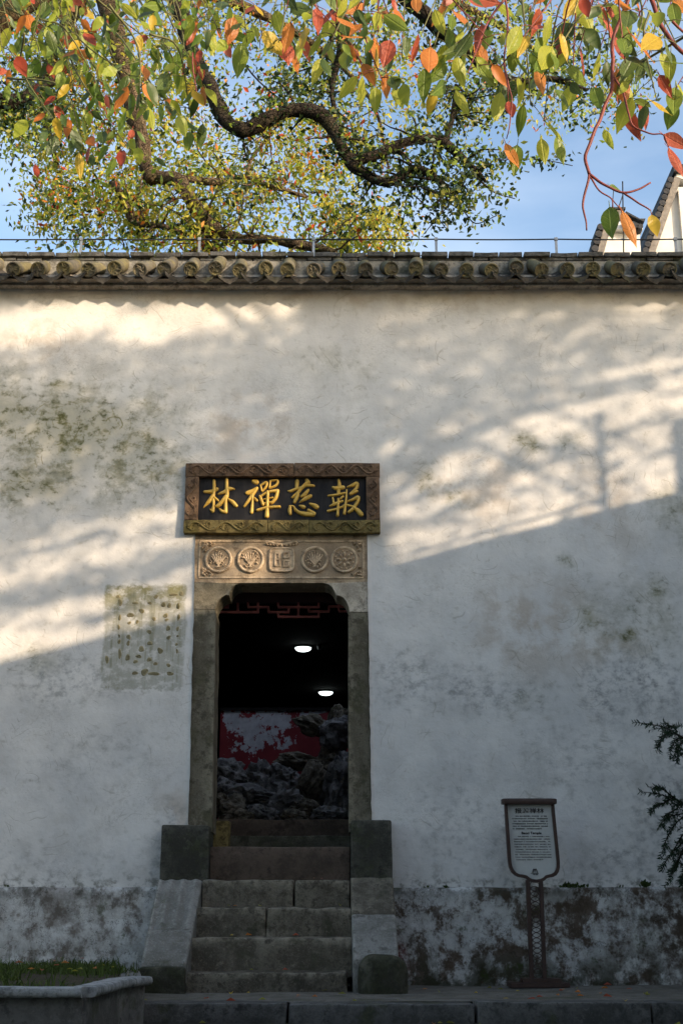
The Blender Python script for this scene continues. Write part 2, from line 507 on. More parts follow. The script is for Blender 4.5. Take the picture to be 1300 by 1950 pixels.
# ---------------------------------------------------------------- ground and pavement
XW = 4.2                                          # half length of the wall that is built
KERB_Y = -1.83
ground = MB()
ground.add([(-300, -300, -0.10), (300, -300, -0.10), (300, 300, -0.10), (-300, 300, -0.10)], [(0, 1, 2, 3)])
tag(ground.build('ground', M_ground), kind='structure')
pave = empty('pavement', (0, -0.9, 0), 'worn stone pavement strip at the foot of the wall', None, None, 'structure')
nx, ny = 90, 14
vs = []
for j in range(ny+1):
    for i in range(nx+1):
        x = -XW + 2*XW*i/nx
        y = KERB_Y + 0.20 + (0.25 - KERB_Y - 0.20)*j/ny
        vs.append((x, y, -0.004 + 0.008*noise.noise(Vector((x*1.7, y*3, 0)))))
fs = [(j*(nx+1)+i, j*(nx+1)+i+1, (j+1)*(nx+1)+i+1, (j+1)*(nx+1)+i) for j in range(ny) for i in range(nx)]
from_data('paving_surface', vs, fs, M_pave, pave, 179)
joints = [-XW, -2.9, WX(170, 1912, KERB_Y), WX(547, 1912, KERB_Y), WX(905, 1912, KERB_Y), WX(1240, 1912, KERB_Y), 3.2, XW]
for a, b in zip(joints, joints[1:]):
    stone_box('kerb_stone', a+0.005, b-0.006, KERB_Y + random.uniform(-.008, .008), KERB_Y+0.24, -0.25, 0.002 + random.uniform(-.006, .004), M_kerb, pave, bev=0.012, amp=0.008, freq=5)

# ---------------------------------------------------------------- the temple wall
wall = empty('temple_wall', (0, 0.2, 0), 'weathered whitewashed temple wall with dark tiled coping and grimy plinth', 'wall')
Z_PL = 0.62
Z_TOP = WZ(548, 0.0)
HZ = WZ(1018, 0.0)                                # top of the stone doorway
def hole_x(z):
    zz = min(z, HZ)
    t = (zz - WZ(1565)) / (HZ - WZ(1565))
    return (WX(358.5, 1565)*(1-t) + WX(371.5, 1020)*t, WX(707.5, 1565)*(1-t) + WX(698.5, 1020)*t)
KR = 84
rows = [Z_PL + (HZ-Z_PL)*k/KR for k in range(KR+1)] + [HZ + (Z_TOP-HZ)*k/76 for k in range(1, 77)]
NL, NM, NR = 110, 44, 130
def bulge(x, z):
    p = Vector((x*0.8, 3.3, z*0.8))
    return 0.016*noise.noise(p) + 0.007*noise.noise(p*3.7) + 0.0025*noise.noise(p*11)
vs, idx, fs = [], {}, []
for r, z in enumerate(rows):
    xl, xr = hole_x(z)
    cols = [-XW + (xl+XW)*k/NL for k in range(NL+1)] + [xl + (xr-xl)*k/NM for k in range(1, NM)] + [xr + (XW-xr)*k/NR for k in range(NR+1)]
    for c, x in enumerate(cols):
        idx[r, c] = len(vs)
        edge = 0.006*noise.noise(Vector((x*9, 1, z*14))) if c in (NL, NL+NM) else 0
        vs.append((x+edge, bulge(x, z), z))
for r in range(len(rows)-1):
    for c in range(NL+NM+NR):
        if r < KR and NL <= c < NL+NM: continue
        fs.append((idx[r, c], idx[r, c+1], idx[r+1, c+1], idx[r+1, c]))
def strip(ids, dy):
    k = len(vs)
    for i in ids: vs.append((vs[i][0], vs[i][1]+dy, vs[i][2]))
    for a in range(len(ids)-1): fs.append((ids[a], ids[a+1], k+a+1, k+a))
strip([idx[r, NL] for r in range(KR+1)] + [idx[KR, c] for c in range(NL+1, NL+NM+1)] + [idx[r, NL+NM] for r in range(KR-1, -1, -1)], 0.07)
# back face and top
k = len(vs)
xl, xr = hole_x(HZ)
for (x, z) in [(-XW, 0), (xl-.1, 0), (xr+.1, 0), (XW, 0), (-XW, HZ), (xl-.1, HZ), (xr+.1, HZ), (XW, HZ), (-XW, Z_TOP), (xl-.1, Z_TOP), (xr+.1, Z_TOP), (XW, Z_TOP)]:
    vs.append((x, 0.45, z))
fs += [(k, k+4, k+5, k+1), (k+2, k+6, k+7, k+3), (k+4, k+8, k+9, k+5), (k+5, k+9, k+10, k+6), (k+6, k+10, k+11, k+7)]
face = from_data('plaster_face', vs, fs, M_plaster, wall, 179)
ALGAE = [(130, 820, 1.15, .66, 1.0), (20, 790, .55, .42, 1.0), (260, 870, .6, .55, .9), (60, 930, .5, .28, 1.0), (1000, 850, .24, .10, .9), (1085, 838, .13, .09, .8), (820, 925, .15, .2, .6), (1128, 1170, .14, .12, 1.0),
         (1178, 1212, .13, .14, 1.0), (1250, 1120, .16, .22, .8), (1075, 1070, .1, .08, .9), (880, 940, .12, .12, .6), (115, 725, .3, .12, 1.0), (1210, 1180, .55, .5, .45), (60, 1250, .3, .12, .5), (1290, 1000, .2, .3, .5), (650, 700, .4, .25, .25), (1000, 1330, .3, .2, .3)]
MOULD = [(1230, 1310, .55, .35, 1), (1150, 1330, .25, .3, 1), (900, 1310, .7, .3, .8), (120, 1290, .6, .25, .8), (1290, 1560, .4, .8, 1), (770, 1290, .3, .3, .8), (330, 1600, .24, .5, .9), (985, 1600, .3, .45, .7), (1100, 1450, .6, .4, .5), (200, 1450, .7, .3, .4), (860, 1550, .4, .5, .5), (1200, 1650, .6, .25, .8), (100, 1640, .9, .2, .35)]
TAN = [(480, 800, .5, .35, .9), (1010, 1190, .6, .4, 1), (1120, 1230, .5, .3, 1), (850, 560, .7, .16, .7), (60, 660, .5, .2, .7), (900, 930, .6, .35, .6), (650, 556, 2.8, .10, .7), (1150, 960, .3, .4, .6), (330, 1560, .2, .5, .8)]
def stain(p, table):
    q = Vector((p[0]*2.2, 4.0, p[2]*2.2))
    wx, wz_ = p[0]+.16*noise.noise(q), p[2]+.16*noise.noise(q+Vector((7, 3, 1)))
    best = 0.0
    for (a, b, rx, rz, k) in table:
        cx_, cz_ = STC[a, b]
        d = math.hypot((wx-cx_)/rx, (wz_-cz_)/rz)
        if d < 1: best = max(best, k*min(1, (1-d)*1.25))
    return best
STC = {(t[0], t[1]): W(t[0], t[1]) for tb in (ALGAE, MOULD, TAN) for t in tb}
ca = face.data.color_attributes.new('stain', 'FLOAT_COLOR', 'POINT')
arr = np.zeros((len(vs), 4), np.float32)
for i, p in enumerate(vs):
    if p[1] < .3: arr[i] = (stain(p, ALGAE), stain(p, MOULD), stain(p, TAN), 1)
ca.data.foreach_set('color', arr.ravel())
MB().box(-XW, XW, 0.03, 0.45, Z_TOP-0.03, WZ(505, 0.1)).build('wall_core', M_mortar, wall)
# plinth
def plinth(x0, x1):
    n, mrow = int((x1-x0)/0.03), 22
    v, f = [], []
    for j in range(mrow+1):
        z = -0.06 + (Z_PL+0.06)*j/mrow
        for i in range(n+1):
            x = x0 + (x1-x0)*i/n
            p = Vector((x*2.2, 7.0, z*2.2))
            d = 0.02*noise.noise(p) + 0.012*noise.noise(p*2.7) + 0.005*noise.noise(p*8)
            for cz_, am in ((0.20, .012), (0.40, .010)):
                wob = cz_ + 0.02*noise.noise(Vector((x*1.3, cz_*9, 0)))
                d += am*max(0, 1-abs(z-wob)/0.028)*max(0, min(1, .5+1.6*noise.noise(Vector((x*1.1, cz_*31, 4)))))
            if j == mrow: d = 0.004*noise.noise(p*5)
            v.append((x, -0.028 + d, z + (0.008*noise.noise(Vector((x*4, 0, 0))) if j == mrow else 0)))
    for j in range(mrow):
        for i in range(n):
            a = j*(n+1)+i
            f.append((a, a+1, a+n+2, a+n+1))
    k = len(v)
    for i in range(n+1):
        q = v[mrow*(n+1)+i]
        v.append((q[0], 0.06, q[2]+0.006))
    for i in range(n): f.append((mrow*(n+1)+i, mrow*(n+1)+i+1, k+i+1, k+i))
    return from_data('plinth', v, f, M_plinth, wall, 179)
plinth(-XW, -1.0)
plinth(0.35, XW)
# moulding under the eaves
cz0, cz1 = WZ(545, -0.05), WZ(533, -0.05)
def moulding(name, prof, mat):
    n = 84
    v, f = [], []
    for i in range(n+1):
        x = -XW + 2*XW*i/n
        w = 0.008*noise.noise(Vector((x*2.3, 0, 1)))
        for (y, z) in prof: v.append((x, y + w, z + w*0.8))
    q = len(prof)
    for i in range(n):
        for j in range(q-1): f.append((i*q+j, (i+1)*q+j, (i+1)*q+j+1, i*q+j+1))
    return from_data(name, v, f, mat, wall, 40)
moulding('eaves_moulding', [(0.03, cz0-0.01), (-0.035, cz0), (-0.05, cz0+0.012), (-0.05, cz0+0.03), (-0.085, cz0+0.05), (-0.10, cz1), (-0.10, cz1+0.02), (0.05, cz1+0.03)], M_cornice)
# tiles: one row of barrel tiles with round ends, pan tiles with pointed drip lips
SL = R(31)
EY = -0.235
EZ0 = WZ(512, EY)
def barrel_mesh(seed):
    m = MB()
    rd, L = 0.055, 0.40
    seg = 16
    v, f = [], []
    rings = [(0.0, rd*0.80, -0.006), (0.0, rd*0.86, 0.004), (0.0, rd*1.0, 0.004), (0.004, rd*1.04, 0.0), (0.02, rd*1.02, 0.0), (0.025, rd*0.97, 0), (L, rd*0.97, 0)]
    for (s_, r_, dd) in rings:
        for k in range(seg):
            q = 2*math.pi*k/seg
            v.append((r_*math.cos(q), s_ - dd, r_*math.sin(q)))
    for i in range(len(rings)-1):
        for k in range(seg):
            k2 = (k+1) % seg
            f.append((i*seg+k, i*seg+k2, (i+1)*seg+k2, (i+1)*seg+k))
    m.add(v, f)
    # moulded face of the tile end
    n = len(m.v)
    m.add([(rd*0.80*math.cos(2*math.pi*k/seg), 0.006, rd*0.80*math.sin(2*math.pi*k/seg)) for k in range(seg)], [tuple(range(seg-1, -1, -1))])
    rr = random.Random(seed)
    for k in range(9):
        a, rad = rr.uniform(0, 6.28), rr.uniform(0, 0.034)
        a2 = a + rr.uniform(-1.5, 1.5)
        p0 = Vector((rad*math.cos(a), 0.002, rad*math.sin(a)))
        p1 = p0 + Vector((0.017*math.cos(a2), 0, 0.017*math.sin(a2)))
        p2 = p1 + Vector((0.010*math.cos(a2+1), 0, 0.010*math.sin(a2+1)))
        m.tube([p0, p1, p2], 0.0055, 5)
    me = bpy.data.meshes.new('barrel_tile')
    me.from_pydata(m.v, [], m.f)
    me.polygons.foreach_set('use_smooth', [True]*len(me.polygons))
    me.set_sharp_from_angle(angle=R(40))
    me.materials.append(M_tile)
    return me
def drip_mesh(seed):
    rr = random.Random(seed)
    v, f = [], []
    n, w, sag, L = 12, 0.090, 0.040, 0.36
    # pan: shallow trough running up the slope
    for (s_, th) in [(0.0, 0), (L, 0), (L, -0.014), (0.0, -0.014)]:
        for i in range(n+1):
            u = -1 + 2*i/n
            v.append((w*u, s_, -sag*(1-u*u) + th))
    for a, b in ((0, 1), (1, 2), (2, 3), (3, 0)):
        for i in range(n): f.append((a*(n+1)+i, a*(n+1)+i+1, b*(n+1)+i+1, b*(n+1)+i))
    # hanging lip with a scalloped point
    k = len(v)
    for y in (-0.006, 0.010):
        for i in range(n+1):
            u = -1 + 2*i/n
            top = -sag*(1-u*u) + 0.004
            drop = 0.016 + 0.024*max(0, 1-abs(u))**0.8 + 0.006*math.cos(u*12)*(1-abs(u)) + rr.uniform(-.003, .003)
            v.append((w*u*0.98, y, top))
            v.append((w*u*0.93, y - drop*0.45, top - drop))
    h = 2*(n+1)
    for i in range(n):
        a = k+2*i
        f += [(a, a+1, a+3, a+2), (a+h, a+h+2, a+h+3, a+h+1), (a+1, a+h+1, a+h+3, a+3), (a, a+2, a+h+2, a+h)]
    me = bpy.data.meshes.new('drip_tile')
    me.from_pydata(v, [], f)
    me.polygons.foreach_set('use_smooth', [True]*len(me.polygons))
    me.set_sharp_from_angle(angle=R(45))
    me.materials.append(M_drip)
    return me
b_meshes = [barrel_mesh(k) for k in range(5)]
d_meshes = [drip_mesh(k) for k in range(3)]
TILE_X = [25, 73, 120, 168, 218, 266, 312, 363, 410, 456, 506, 547, 597, 645, 696, 745, 791, 840, 888, 936, 983, 1031, 1080, 1128, 1176, 1225, 1275]
xs = [WX(p, 512, EY) for p in TILE_X]
dxt = 0.1905
while xs[0] > -XW: xs.insert(0, xs[0]-dxt)
while xs[-1] < XW: xs.append(xs[-1]+dxt)
for i, x in enumerate(xs):
    o = link(bpy.data.objects.new('barrel_tile', b_meshes[i % 5]))
    o.location = (x, EY + random.uniform(-.012, .012), EZ0 + random.uniform(-.008, .008))
    o.rotation_mode = 'YXZ'
    o.rotation_euler = (SL + R(random.uniform(-4, 4)), R(random.uniform(-180, 180)), R(random.uniform(-7, 7)))
    adopt(o, wall)
    if i < len(xs)-1:
        o = link(bpy.data.objects.new('drip_tile', d_meshes[i % 3]))
        o.location = ((x+xs[i+1])/2 + random.uniform(-.012, .012), EY + 0.018 + random.uniform(-.022, .018), EZ0 - 0.022 + random.uniform(-.010, .008))
        o.rotation_euler = (SL - R(3) + R(random.uniform(-6, 6)), R(random.uniform(-9, 9)), R(random.uniform(-7, 7)))
        adopt(o, wall)
bed = MB()
bed.prism([(0, 0), (1, 0), (1, 1), (0, 1)], 0, 1)
bed.v = []
sy, cy_ = math.sin(SL), math.cos(SL)
for x in (-XW, XW):
    for (y, z) in [(EY+0.07, EZ0-0.045), (EY+0.07+0.36*cy_, EZ0-0.045+0.36*sy), (0.2, cz1+0.02), (-0.07, cz1+0.012)]:
        bed.v.append((x, y, z))
bed.f = [(0, 1, 2, 3), (7, 6, 5, 4), (0, 4, 5, 1), (1, 5, 6, 2), (2, 6, 7, 3), (3, 7, 4, 0)]
bed.build('tile_bed', M_drip, wall)
# coping bricks: two thin courses on the ridge
def course(py0, py1, y0, y1, length, first, name='coping_brick'):
    z0, z1 = WZ(py1, y0), WZ(py0, y0)
    x = -XW + first
    while x < XW:
        l = length*random.uniform(0.93, 1.06)
        stone_box(name, x+0.004, x+l-0.006, y0+random.uniform(-.012, .010), y1, z0+0.002, z1 + random.uniform(-.004, .002), M_coping, wall, bev=0.006, amp=0.005, freq=9, maxlen=0.11)
        x += l
    return z0, z1
zc = course(488.5, 497, 0.05, 0.44, 0.205, 0.0)
zt = course(479, 487.8, 0.022, 0.46, 0.205, -0.1)
MB().box(-XW, XW, 0.07, 0.42, WZ(512, 0.1), zc[0]+0.004).build('ridge_core', M_mortar, wall)
Z_RIDGE = zt[1]
# glue dabs left by the torn notice
DABS = [(229,1147,9,14),(258,1148,12,6),(285,1148,8,7),(297,1136,10,8),(270,1163,11,10),(248,1171,13,11),(228,1176,6,12),(226,1194,6,10),(246,1186,8,6),(261,1184,6,9),(293,1178,8,9),(311,1151,11,10),(322,1153,9,9),(315,1172,11,9),(317,1180,8,6),(339,1154,6,15),(340,1175,6,15),(320,1196,8,13),(338,1197,7,9),(227,1211,4,7),(227,1222,7,9),(245,1213,8,12),(244,1225,7,10),(284,1203,9,9),(285,1225,10,10),(269,1236,13,11),(321,1214,9,8),(338,1211,5,5),(305,1239,12,12),(228,1245,7,20),(243,1252,8,16),(264,1250,11,8),(258,1260,9,8),(284,1256,9,10),(296,1264,8,8),(321,1267,9,7),(337,1240,5,9),(257,1282,11,8),(275,1280,14,15),(293,1283,22,8),(324,1283,16,7),(336,1227,5,7),(225,1136,8,8),(330,1132,16,7),(345,1130,9,9),(204,1256,8,16)]
M_dab = stone('glue_residue', (0.25, 0.215, 0.125), (0.15, 0.125, 0.065), 0.3, 0.1, 0.3)
for (px_, py_, w_, h_) in DABS:
    x, z = W(px_, py_)
    y = bulge(x, z)
    rx, rz = w_/545, h_/545
    v, f = [], []
    prof = [(0.02, 0.0035), (0.35, 0.004), (0.72, 0.0045), (0.9, 0.003), (1.0, -0.003)]
    ph, n = random.random()*6, 14
    for (q, hgt) in prof:
        for k in range(n):
            a = 2*math.pi*k/n
            wv = 1 + 0.16*math.sin(2*a+ph) + 0.1*math.sin(3*a+2*ph)
            v.append((x+rx*q*wv*math.cos(a), y-hgt, z+rz*q*wv*math.sin(a)))
    for i in range(len(prof)-1):
        for k in range(n): f.append((i*n+k, (i+1)*n+k, (i+1)*n+(k+1) % n, i*n+(k+1) % n))
    from_data('glue_dab', v, f, M_dab, wall, 179)

# ---------------------------------------------------------------- lightning wire on the ridge
wire = empty('lightning_wire', (0, 0.24, Z_RIDGE), 'thin dark wire on small metal brackets along the wall coping', 'wire')
WY = 0.24
zw = WZ(455, WY)
pts = []
bx = [WX(p, 455, WY) for p in (-70, 155, 380, 597, 830, 1058, 1285, 1510)]
for a, b in zip(bx, bx[1:]):
    for k in range(6):
        t = k/6
        pts.append((a+(b-a)*t, WY, zw + 0.0 - 0.008*4*t*(1-t)*0.6))
MB().tube([(-XW, WY, zw)] + pts + [(XW, WY, zw)], 0.0058, 6).build('wire_strand', M_wire, wire, 179)
for x in bx:
    m = MB()
    m.box(x-0.010, x+0.010, WY-0.004, WY+0.004, Z_RIDGE-0.02, zw-0.004)
    m.box(x-0.013, x+0.013, WY-0.011, WY+0.011, zw-0.012, zw+0.012)
    m.box(x-0.014, x+0.014, WY-0.07, WY+0.004, Z_RIDGE-0.004, Z_RIDGE+0.008)
    m.build('bracket', M_iron, wire)

# ---------------------------------------------------------------- stone doorway
door = empty('stone_doorway', (-0.45, 0.1, 0.67), 'carved sandstone doorway with lobed corners and a row of medallions', 'doorway')
Y0 = 0.014
def P2(pts, y=Y0): return [W(a, b, y) for a, b in pts]
def jamb(outer, inner, name='jamb'):
    return stone_prism(name, P2(outer+inner), Y0, 0.34, M_door_stone, door, bev=0.012, amp=0.004)
jamb([(366, 1161), (352, 1585)], [(403, 1585), (406, 1400), (410, 1168), (408, 1161)])
jamb([(706, 1166), (712, 1585)], [(664, 1585), (663, 1400), (663, 1175), (665, 1166)])
LB = [(366, 1108), (456, 1112), (449, 1113), (442, 1118), (438, 1126), (436, 1134), (430, 1133), (421, 1138), (414, 1146), (410, 1154), (408, 1160), (366, 1160)]
RB = [(706, 1108), (618, 1111), (626, 1113), (633, 1119), (637, 1126), (640, 1134), (646, 1134), (654, 1138), (660, 1146), (664, 1156), (665, 1165), (706, 1165)]
stone_prism('corner_bracket', P2(LB), Y0-0.002, 0.30, M_door_stone, door, bev=0.006, amp=0.002)
stone_prism('corner_bracket', P2(RB), Y0-0.002, 0.30, M_bracket, door, bev=0.006, amp=0.002)
LX0, LX1 = WX(366, 1060, Y0), WX(706, 1060, Y0)
LZ0, LZ1 = WZ(1110, Y0), WZ(1010, Y0)
lint = stone_box('lintel', LX0, LX1, Y0+0.004, 0.32, LZ0, LZ1, M_lintel, door, bev=0.006, amp=0.002)
# sunk panel border
m = MB()
bx0, bz1 = W(381, 1030.5, Y0); bx1, bz0 = W(692, 1100, Y0)
for (a, b, c, d) in [(bx0, bx1, bz1-0.006, bz1+0.006), (bx0, bx1, bz0-0.006, bz0+0.006)]:
    m.box(a, b, Y0-0.004, Y0+0.02, c, d)
for x in (bx0, bx1): m.box(x-0.006, x+0.006, Y0-0.0045, Y0+0.02, bz0+0.006, bz1-0.006)
m.build('panel_border', M_lintel, lint)
def blob(mb, x, z, rx, rz, h, rot=0.0, n=8):
    h *= 1.5
    v = [(x, Y0-h, z)]
    f = []
    ca, sa = math.cos(rot), math.sin(rot)
    for i, (q, hh) in enumerate([(0.55, 0.8), (1.0, 0.0)]):
        for k in range(n):
            a = 2*math.pi*k/n
            u, w = rx*q*math.cos(a), rz*q*math.sin(a)
            v.append((x+u*ca-w*sa, Y0-h*hh+0.006*i, z+u*sa+w*ca))
    for k in range(n):
        f.append((0, 1+k, 1+(k+1) % n))
        f.append((1+k, 1+n+k, 1+n+(k+1) % n, 1+(k+1) % n))
    mb.add(v, f)
def ring(mb, cx, cz, r, rad, n=36, sq=0.0):
    pts = []
    for k in range(n+1):
        a = 2*math.pi*k/n
        c, s_ = math.cos(a), math.sin(a)
        if sq: 
            q = (abs(c)**sq + abs(s_)**sq)**(-1/sq)
        else: q = 1
        pts.append((cx+r*q*c, Y0-0.004, cz+r*q*s_))
    mb.tube(pts, rad, 6, cap=False)
rr = random.Random(3)
for i, px_ in enumerate((416, 477, 599, 655.5)):
    cx, cz = W(px_, 1066, Y0)
    r = 0.096
    m = MB()
    # disc
    n = 28
    v = [(cx+r*math.cos(2*math.pi*k/n), Y0-0.006, cz+r*math.sin(2*math.pi*k/n)) for k in range(n)] + [(cx+r*1.02*math.cos(2*math.pi*k/n), Y0+0.01, cz+r*1.02*math.sin(2*math.pi*k/n)) for k in range(n)]
    m.add(v, [tuple(range(n))[::-1]] + [(k, (k+1) % n, n+(k+1) % n, n+k) for k in range(n)])
    med = m.build('medallion', M_lintel, lint, 40)
    m = MB(); ring(m, cx, cz, r*0.94, 0.0115); m.build('medallion_rim', M_lintel, lint, 179)
    m = MB()
    if i == 3:
        blob(m, cx, cz, .018, .018, .02)
        for k in range(8):
            a = k*math.pi/4
            blob(m, cx+.042*math.cos(a), cz+.042*math.sin(a), .022, .013, .018, a)
        for k in range(12):
            a = k*math.pi/6+.2
            blob(m, cx+.068*math.cos(a), cz+.068*math.sin(a), .012, .008, .013, a+1.2)
    else:
        for k in range(7):                         # stems spreading from the foot
            a = math.pi/2 + (k-3)*0.36
            c = curve([(cx+.004*(k-3), Y0-0.008, cz-.058), (cx+.028*math.cos(a), Y0-.013, cz-.02+.016*math.sin(a)), (cx+.06*math.cos(a), Y0-.010, cz+.055*math.sin(a))], 4)
            m.tube(c, [0.006]*(len(c)-1)+[0.003], 5)
        for k in range(34):
            a, q = rr.uniform(0, 6.28), .07*math.sqrt(rr.random())
            blob(m, cx+q*math.cos(a), cz+q*math.sin(a)+.006, rr.uniform(.006, .013), rr.uniform(.004, .008), rr.uniform(.010, .017), rr.uniform(0, 3))
    m.build('medallion_relief', M_lintel, lint, 60)
cx, cz = W(536, 1066, Y0)
m = MB()
a_ = 0.092
m.prism([(cx+a_*q*math.copysign(abs(math.cos(t))**.28, math.cos(t)), cz+a_*.93*q*math.copysign(abs(math.sin(t))**.28, math.sin(t))) for q in (1,) for t in [2*math.pi*(k+.5)/40 for k in range(40)]], Y0-0.007, Y0+0.01)
m.build('seal_plate', M_lintel, lint, 40)
m = MB(); ring(m, cx, cz, 0.086, 0.010, 44, 6.0); m.build('seal_rim', M_lintel, lint, 179)
m = MB()
for (x0, z0, x1, z1, rd) in [(-.045,-.05,-.045,.045,.009),(-.045,.045,-.02,.045,.008),(-.02,.045,-.02,.005,.008),(-.045,-.0,-.015,-.0,.008),(-.015,0,-.012,-.05,.008),(-.045,-.05,-.012,-.05,.008),
                             (.015,.05,.05,.05,.009),(.05,.05,.05,.015,.008),(.015,.05,.015,.012,.008),(.012,.012,.052,.012,.008),(.01,-.012,.058,-.012,.009),(.018,-.05,.018,-.014,.008),(.05,-.05,.05,-.014,.008),(.034,-.052,.034,-.014,.007),(.012,-.052,.056,-.052,.008)]:
    m.tube([(cx+x0, Y0-.010, cz+z0), (cx+x1, Y0-.010, cz+z1)], rd, 6)
m.build('seal_relief', M_lintel, lint, 60)
m = MB()                                          # bat with spread wings above the seal
wz = WZ(1037, Y0)
for sgn in (-1, 1):
    c = curve([(cx, Y0-.004, wz), (cx+sgn*.05, Y0-.008, wz+.004), (cx+sgn*.09, Y0-.006, wz+.018), (cx+sgn*.125, Y0-.003, wz+.008)], 5)
    m.tube(c, [.010, .011, .011, .012, .012, .011, .010, .010, .009, .008, .008, .007, .006, .005, .004, .003], 6)
    for k in range(4): blob(m, cx+sgn*(.035+.024*k), wz-.010+.004*k, .013, .008, .013, sgn*.6)
blob(m, cx, wz-.012, .012, .02, .016)
m.build('bat_relief', M_lintel, lint, 60)
for (a, b, sx, sz) in [(390, 1042, 1, -1), (390, 1088, 1, 1), (683, 1042, -1, -1), (684, 1088, -1, 1)]:
    m = MB()
    x, z = W(a, b, Y0)
    for k in range(16):
        u, w = rr.random(), rr.random()
        if u + w > 1.1: u, w = 1-u, 1-w
        blob(m, x - sx*.02 + sx*u*.085, z + (.035 - w*.075)*(-sz), rr.uniform(.010, .018), rr.uniform(.005, .009), rr.uniform(.009, .016), rr.uniform(-1, 1))
    m.build('corner_relief', M_lintel, lint, 60)

# threshold and pier blocks
tx0, tx1 = WX(398, 1640, -0.03), WX(668, 1640, -0.03)
TZ0, TZ1 = 0.66, WZ(1613, -0.03)
stone_box('threshold', tx0+.004, tx1-.004, -0.03, 0.30, TZ0-0.02, TZ1, M_thresh, door, bev=0.014, amp=0.004, freq=5)
PY = -0.15
a, b = W(308, 1572, PY); c, d = W(396, 1676, PY)
stone_box('pier_block', a, c-.004, PY, 0.2, d-.02, b, M_pier, door, bev=0.014, amp=0.006, freq=4)
PLx = c
a, b = W(667, 1562, PY); c, d = W(746, 1664, PY)
stone_box('pier_block', a+.004, c, PY, 0.2, d-.04, b, M_pier, door, bev=0.014, amp=0.006, freq=4)
PRx = a

# ---------------------------------------------------------------- name plaque
plaque = empty('name_plaque', (-0.42, -0.03, WZ(1014)), 'carved stone plaque with black panel and four gold characters above the door', 'plaque')
QY = -0.055
OUT = [(352.5, 881.5), (723, 881.5), (724, 1014.5), (349, 1014.5)]
ox0, ox1 = WX(351, 950, QY), WX(723.5, 950, QY)
oz1, oz0 = WZ(881.5, QY), WZ(1014.5, QY)
ix0, ix1 = WX(377, 950, QY), WX(697.5, 950, QY)
iz1, iz0 = WZ(907, QY), WZ(990, QY)
j1, j2, j3 = WX(560, 895, QY), WX(510, 1002, QY), WX(588, 1002, QY)
kw = dict(bev=0.006, amp=0.003, freq=6)
pieces = [stone_box('frame_stone', ox0, j1-.001, QY, 0.03, iz1, oz1, M_frame, plaque, **kw), stone_box('frame_stone', j1+.001, ox1, QY-.002, 0.03, iz1, oz1, M_frame, plaque, **kw),
          stone_box('frame_stone', ox0, j2-.001, QY, 0.03, oz0, iz0, M_frame_moss, plaque, **kw), stone_box('frame_stone', j2+.001, j3-.001, QY-.002, 0.03, oz0, iz0, M_frame_moss, plaque, **kw),
          stone_box('frame_stone', j3+.001, ox1, QY, 0.03, oz0, iz0, M_frame_moss, plaque, **kw),
          stone_box('frame_stone', ox0+.002, ix0, QY+.001, 0.03, iz0+.001, iz1-.001, M_frame, plaque, **kw), stone_box('frame_stone', ix1, ox1-.002, QY+.001, 0.03, iz0+.001, iz1-.001, M_frame, plaque, **kw)]
def scroll(host, mat, x0, x1, z0, z1, along):
    """running vine carved on a frame stone"""
    m = MB()
    cxm, czm = (x0+x1)/2, (z0+z1)/2
    L = (x1-x0) if along == 'x' else (z1-z0)
    amp = 0.30*((z1-z0) if along == 'x' else (x1-x0))
    n = max(2, round(L/0.11))
    step = L/n
    def pt(u, w): return (x0+u, QY-.003, czm+w) if along == 'x' else (cxm+w, QY-.003, z0+u)
    pts = [pt(0.02+(L-0.04)*k/(n*8), amp*math.sin(k/8*math.pi)) for k in range(n*8+1)]
    m.tube(pts, 0.0085, 5)
    for k in range(n):
        s_ = 1 if k % 2 == 0 else -1
        u0 = step*(k+.5)
        sp = [pt(u0 + .030*(1-t)*math.cos(5.5*t+1.5), -s_*amp*.55 + .030*(1-t)*math.sin(5.5*t+1.5)*s_) for t in [i/9 for i in range(10)]]
        m.tube(sp, [.007]*8+[.005, .004], 5)
        for q in (-1, 1):
            p = pt(u0+q*step*.33, s_*amp*.9*q*.4)
            p2 = pt(u0+q*step*.33+.02, s_*amp*.9*q*.4 + .012*q)
            m.tube([p, p2], [.008, .003], 5)
    m.build('vine_relief', mat, host, 60)
g = 0.012
scroll(pieces[0], M_frame, ox0+g, j1-g, iz1, oz1, 'x'); scroll(pieces[1], M_frame, j1+g, ox1-g, iz1, oz1, 'x')
scroll(pieces[2], M_frame_moss, ox0+g, j2-g, oz0, iz0, 'x'); scroll(pieces[3], M_frame_moss, j2+g, j3-g, oz0, iz0, 'x'); scroll(pieces[4], M_frame_moss, j3+g, ox1-g, oz0, iz0, 'x')
scroll(pieces[5], M_frame, ox0, ix0, iz0+g, iz1-g, 'z'); scroll(pieces[6], M_frame, ix1, ox1, iz0+g, iz1-g, 'z')
for pc, lab in ((pieces[1], 'reddish top right frame stone'), (pieces[2], 'mossy bottom left frame stone')): pc['label'] = lab
BY = -0.012
MB().box(ix0-.01, ix1+.01, BY, 0.02, iz0-.01, iz1+.01).build('black_panel', M_black, plaque)
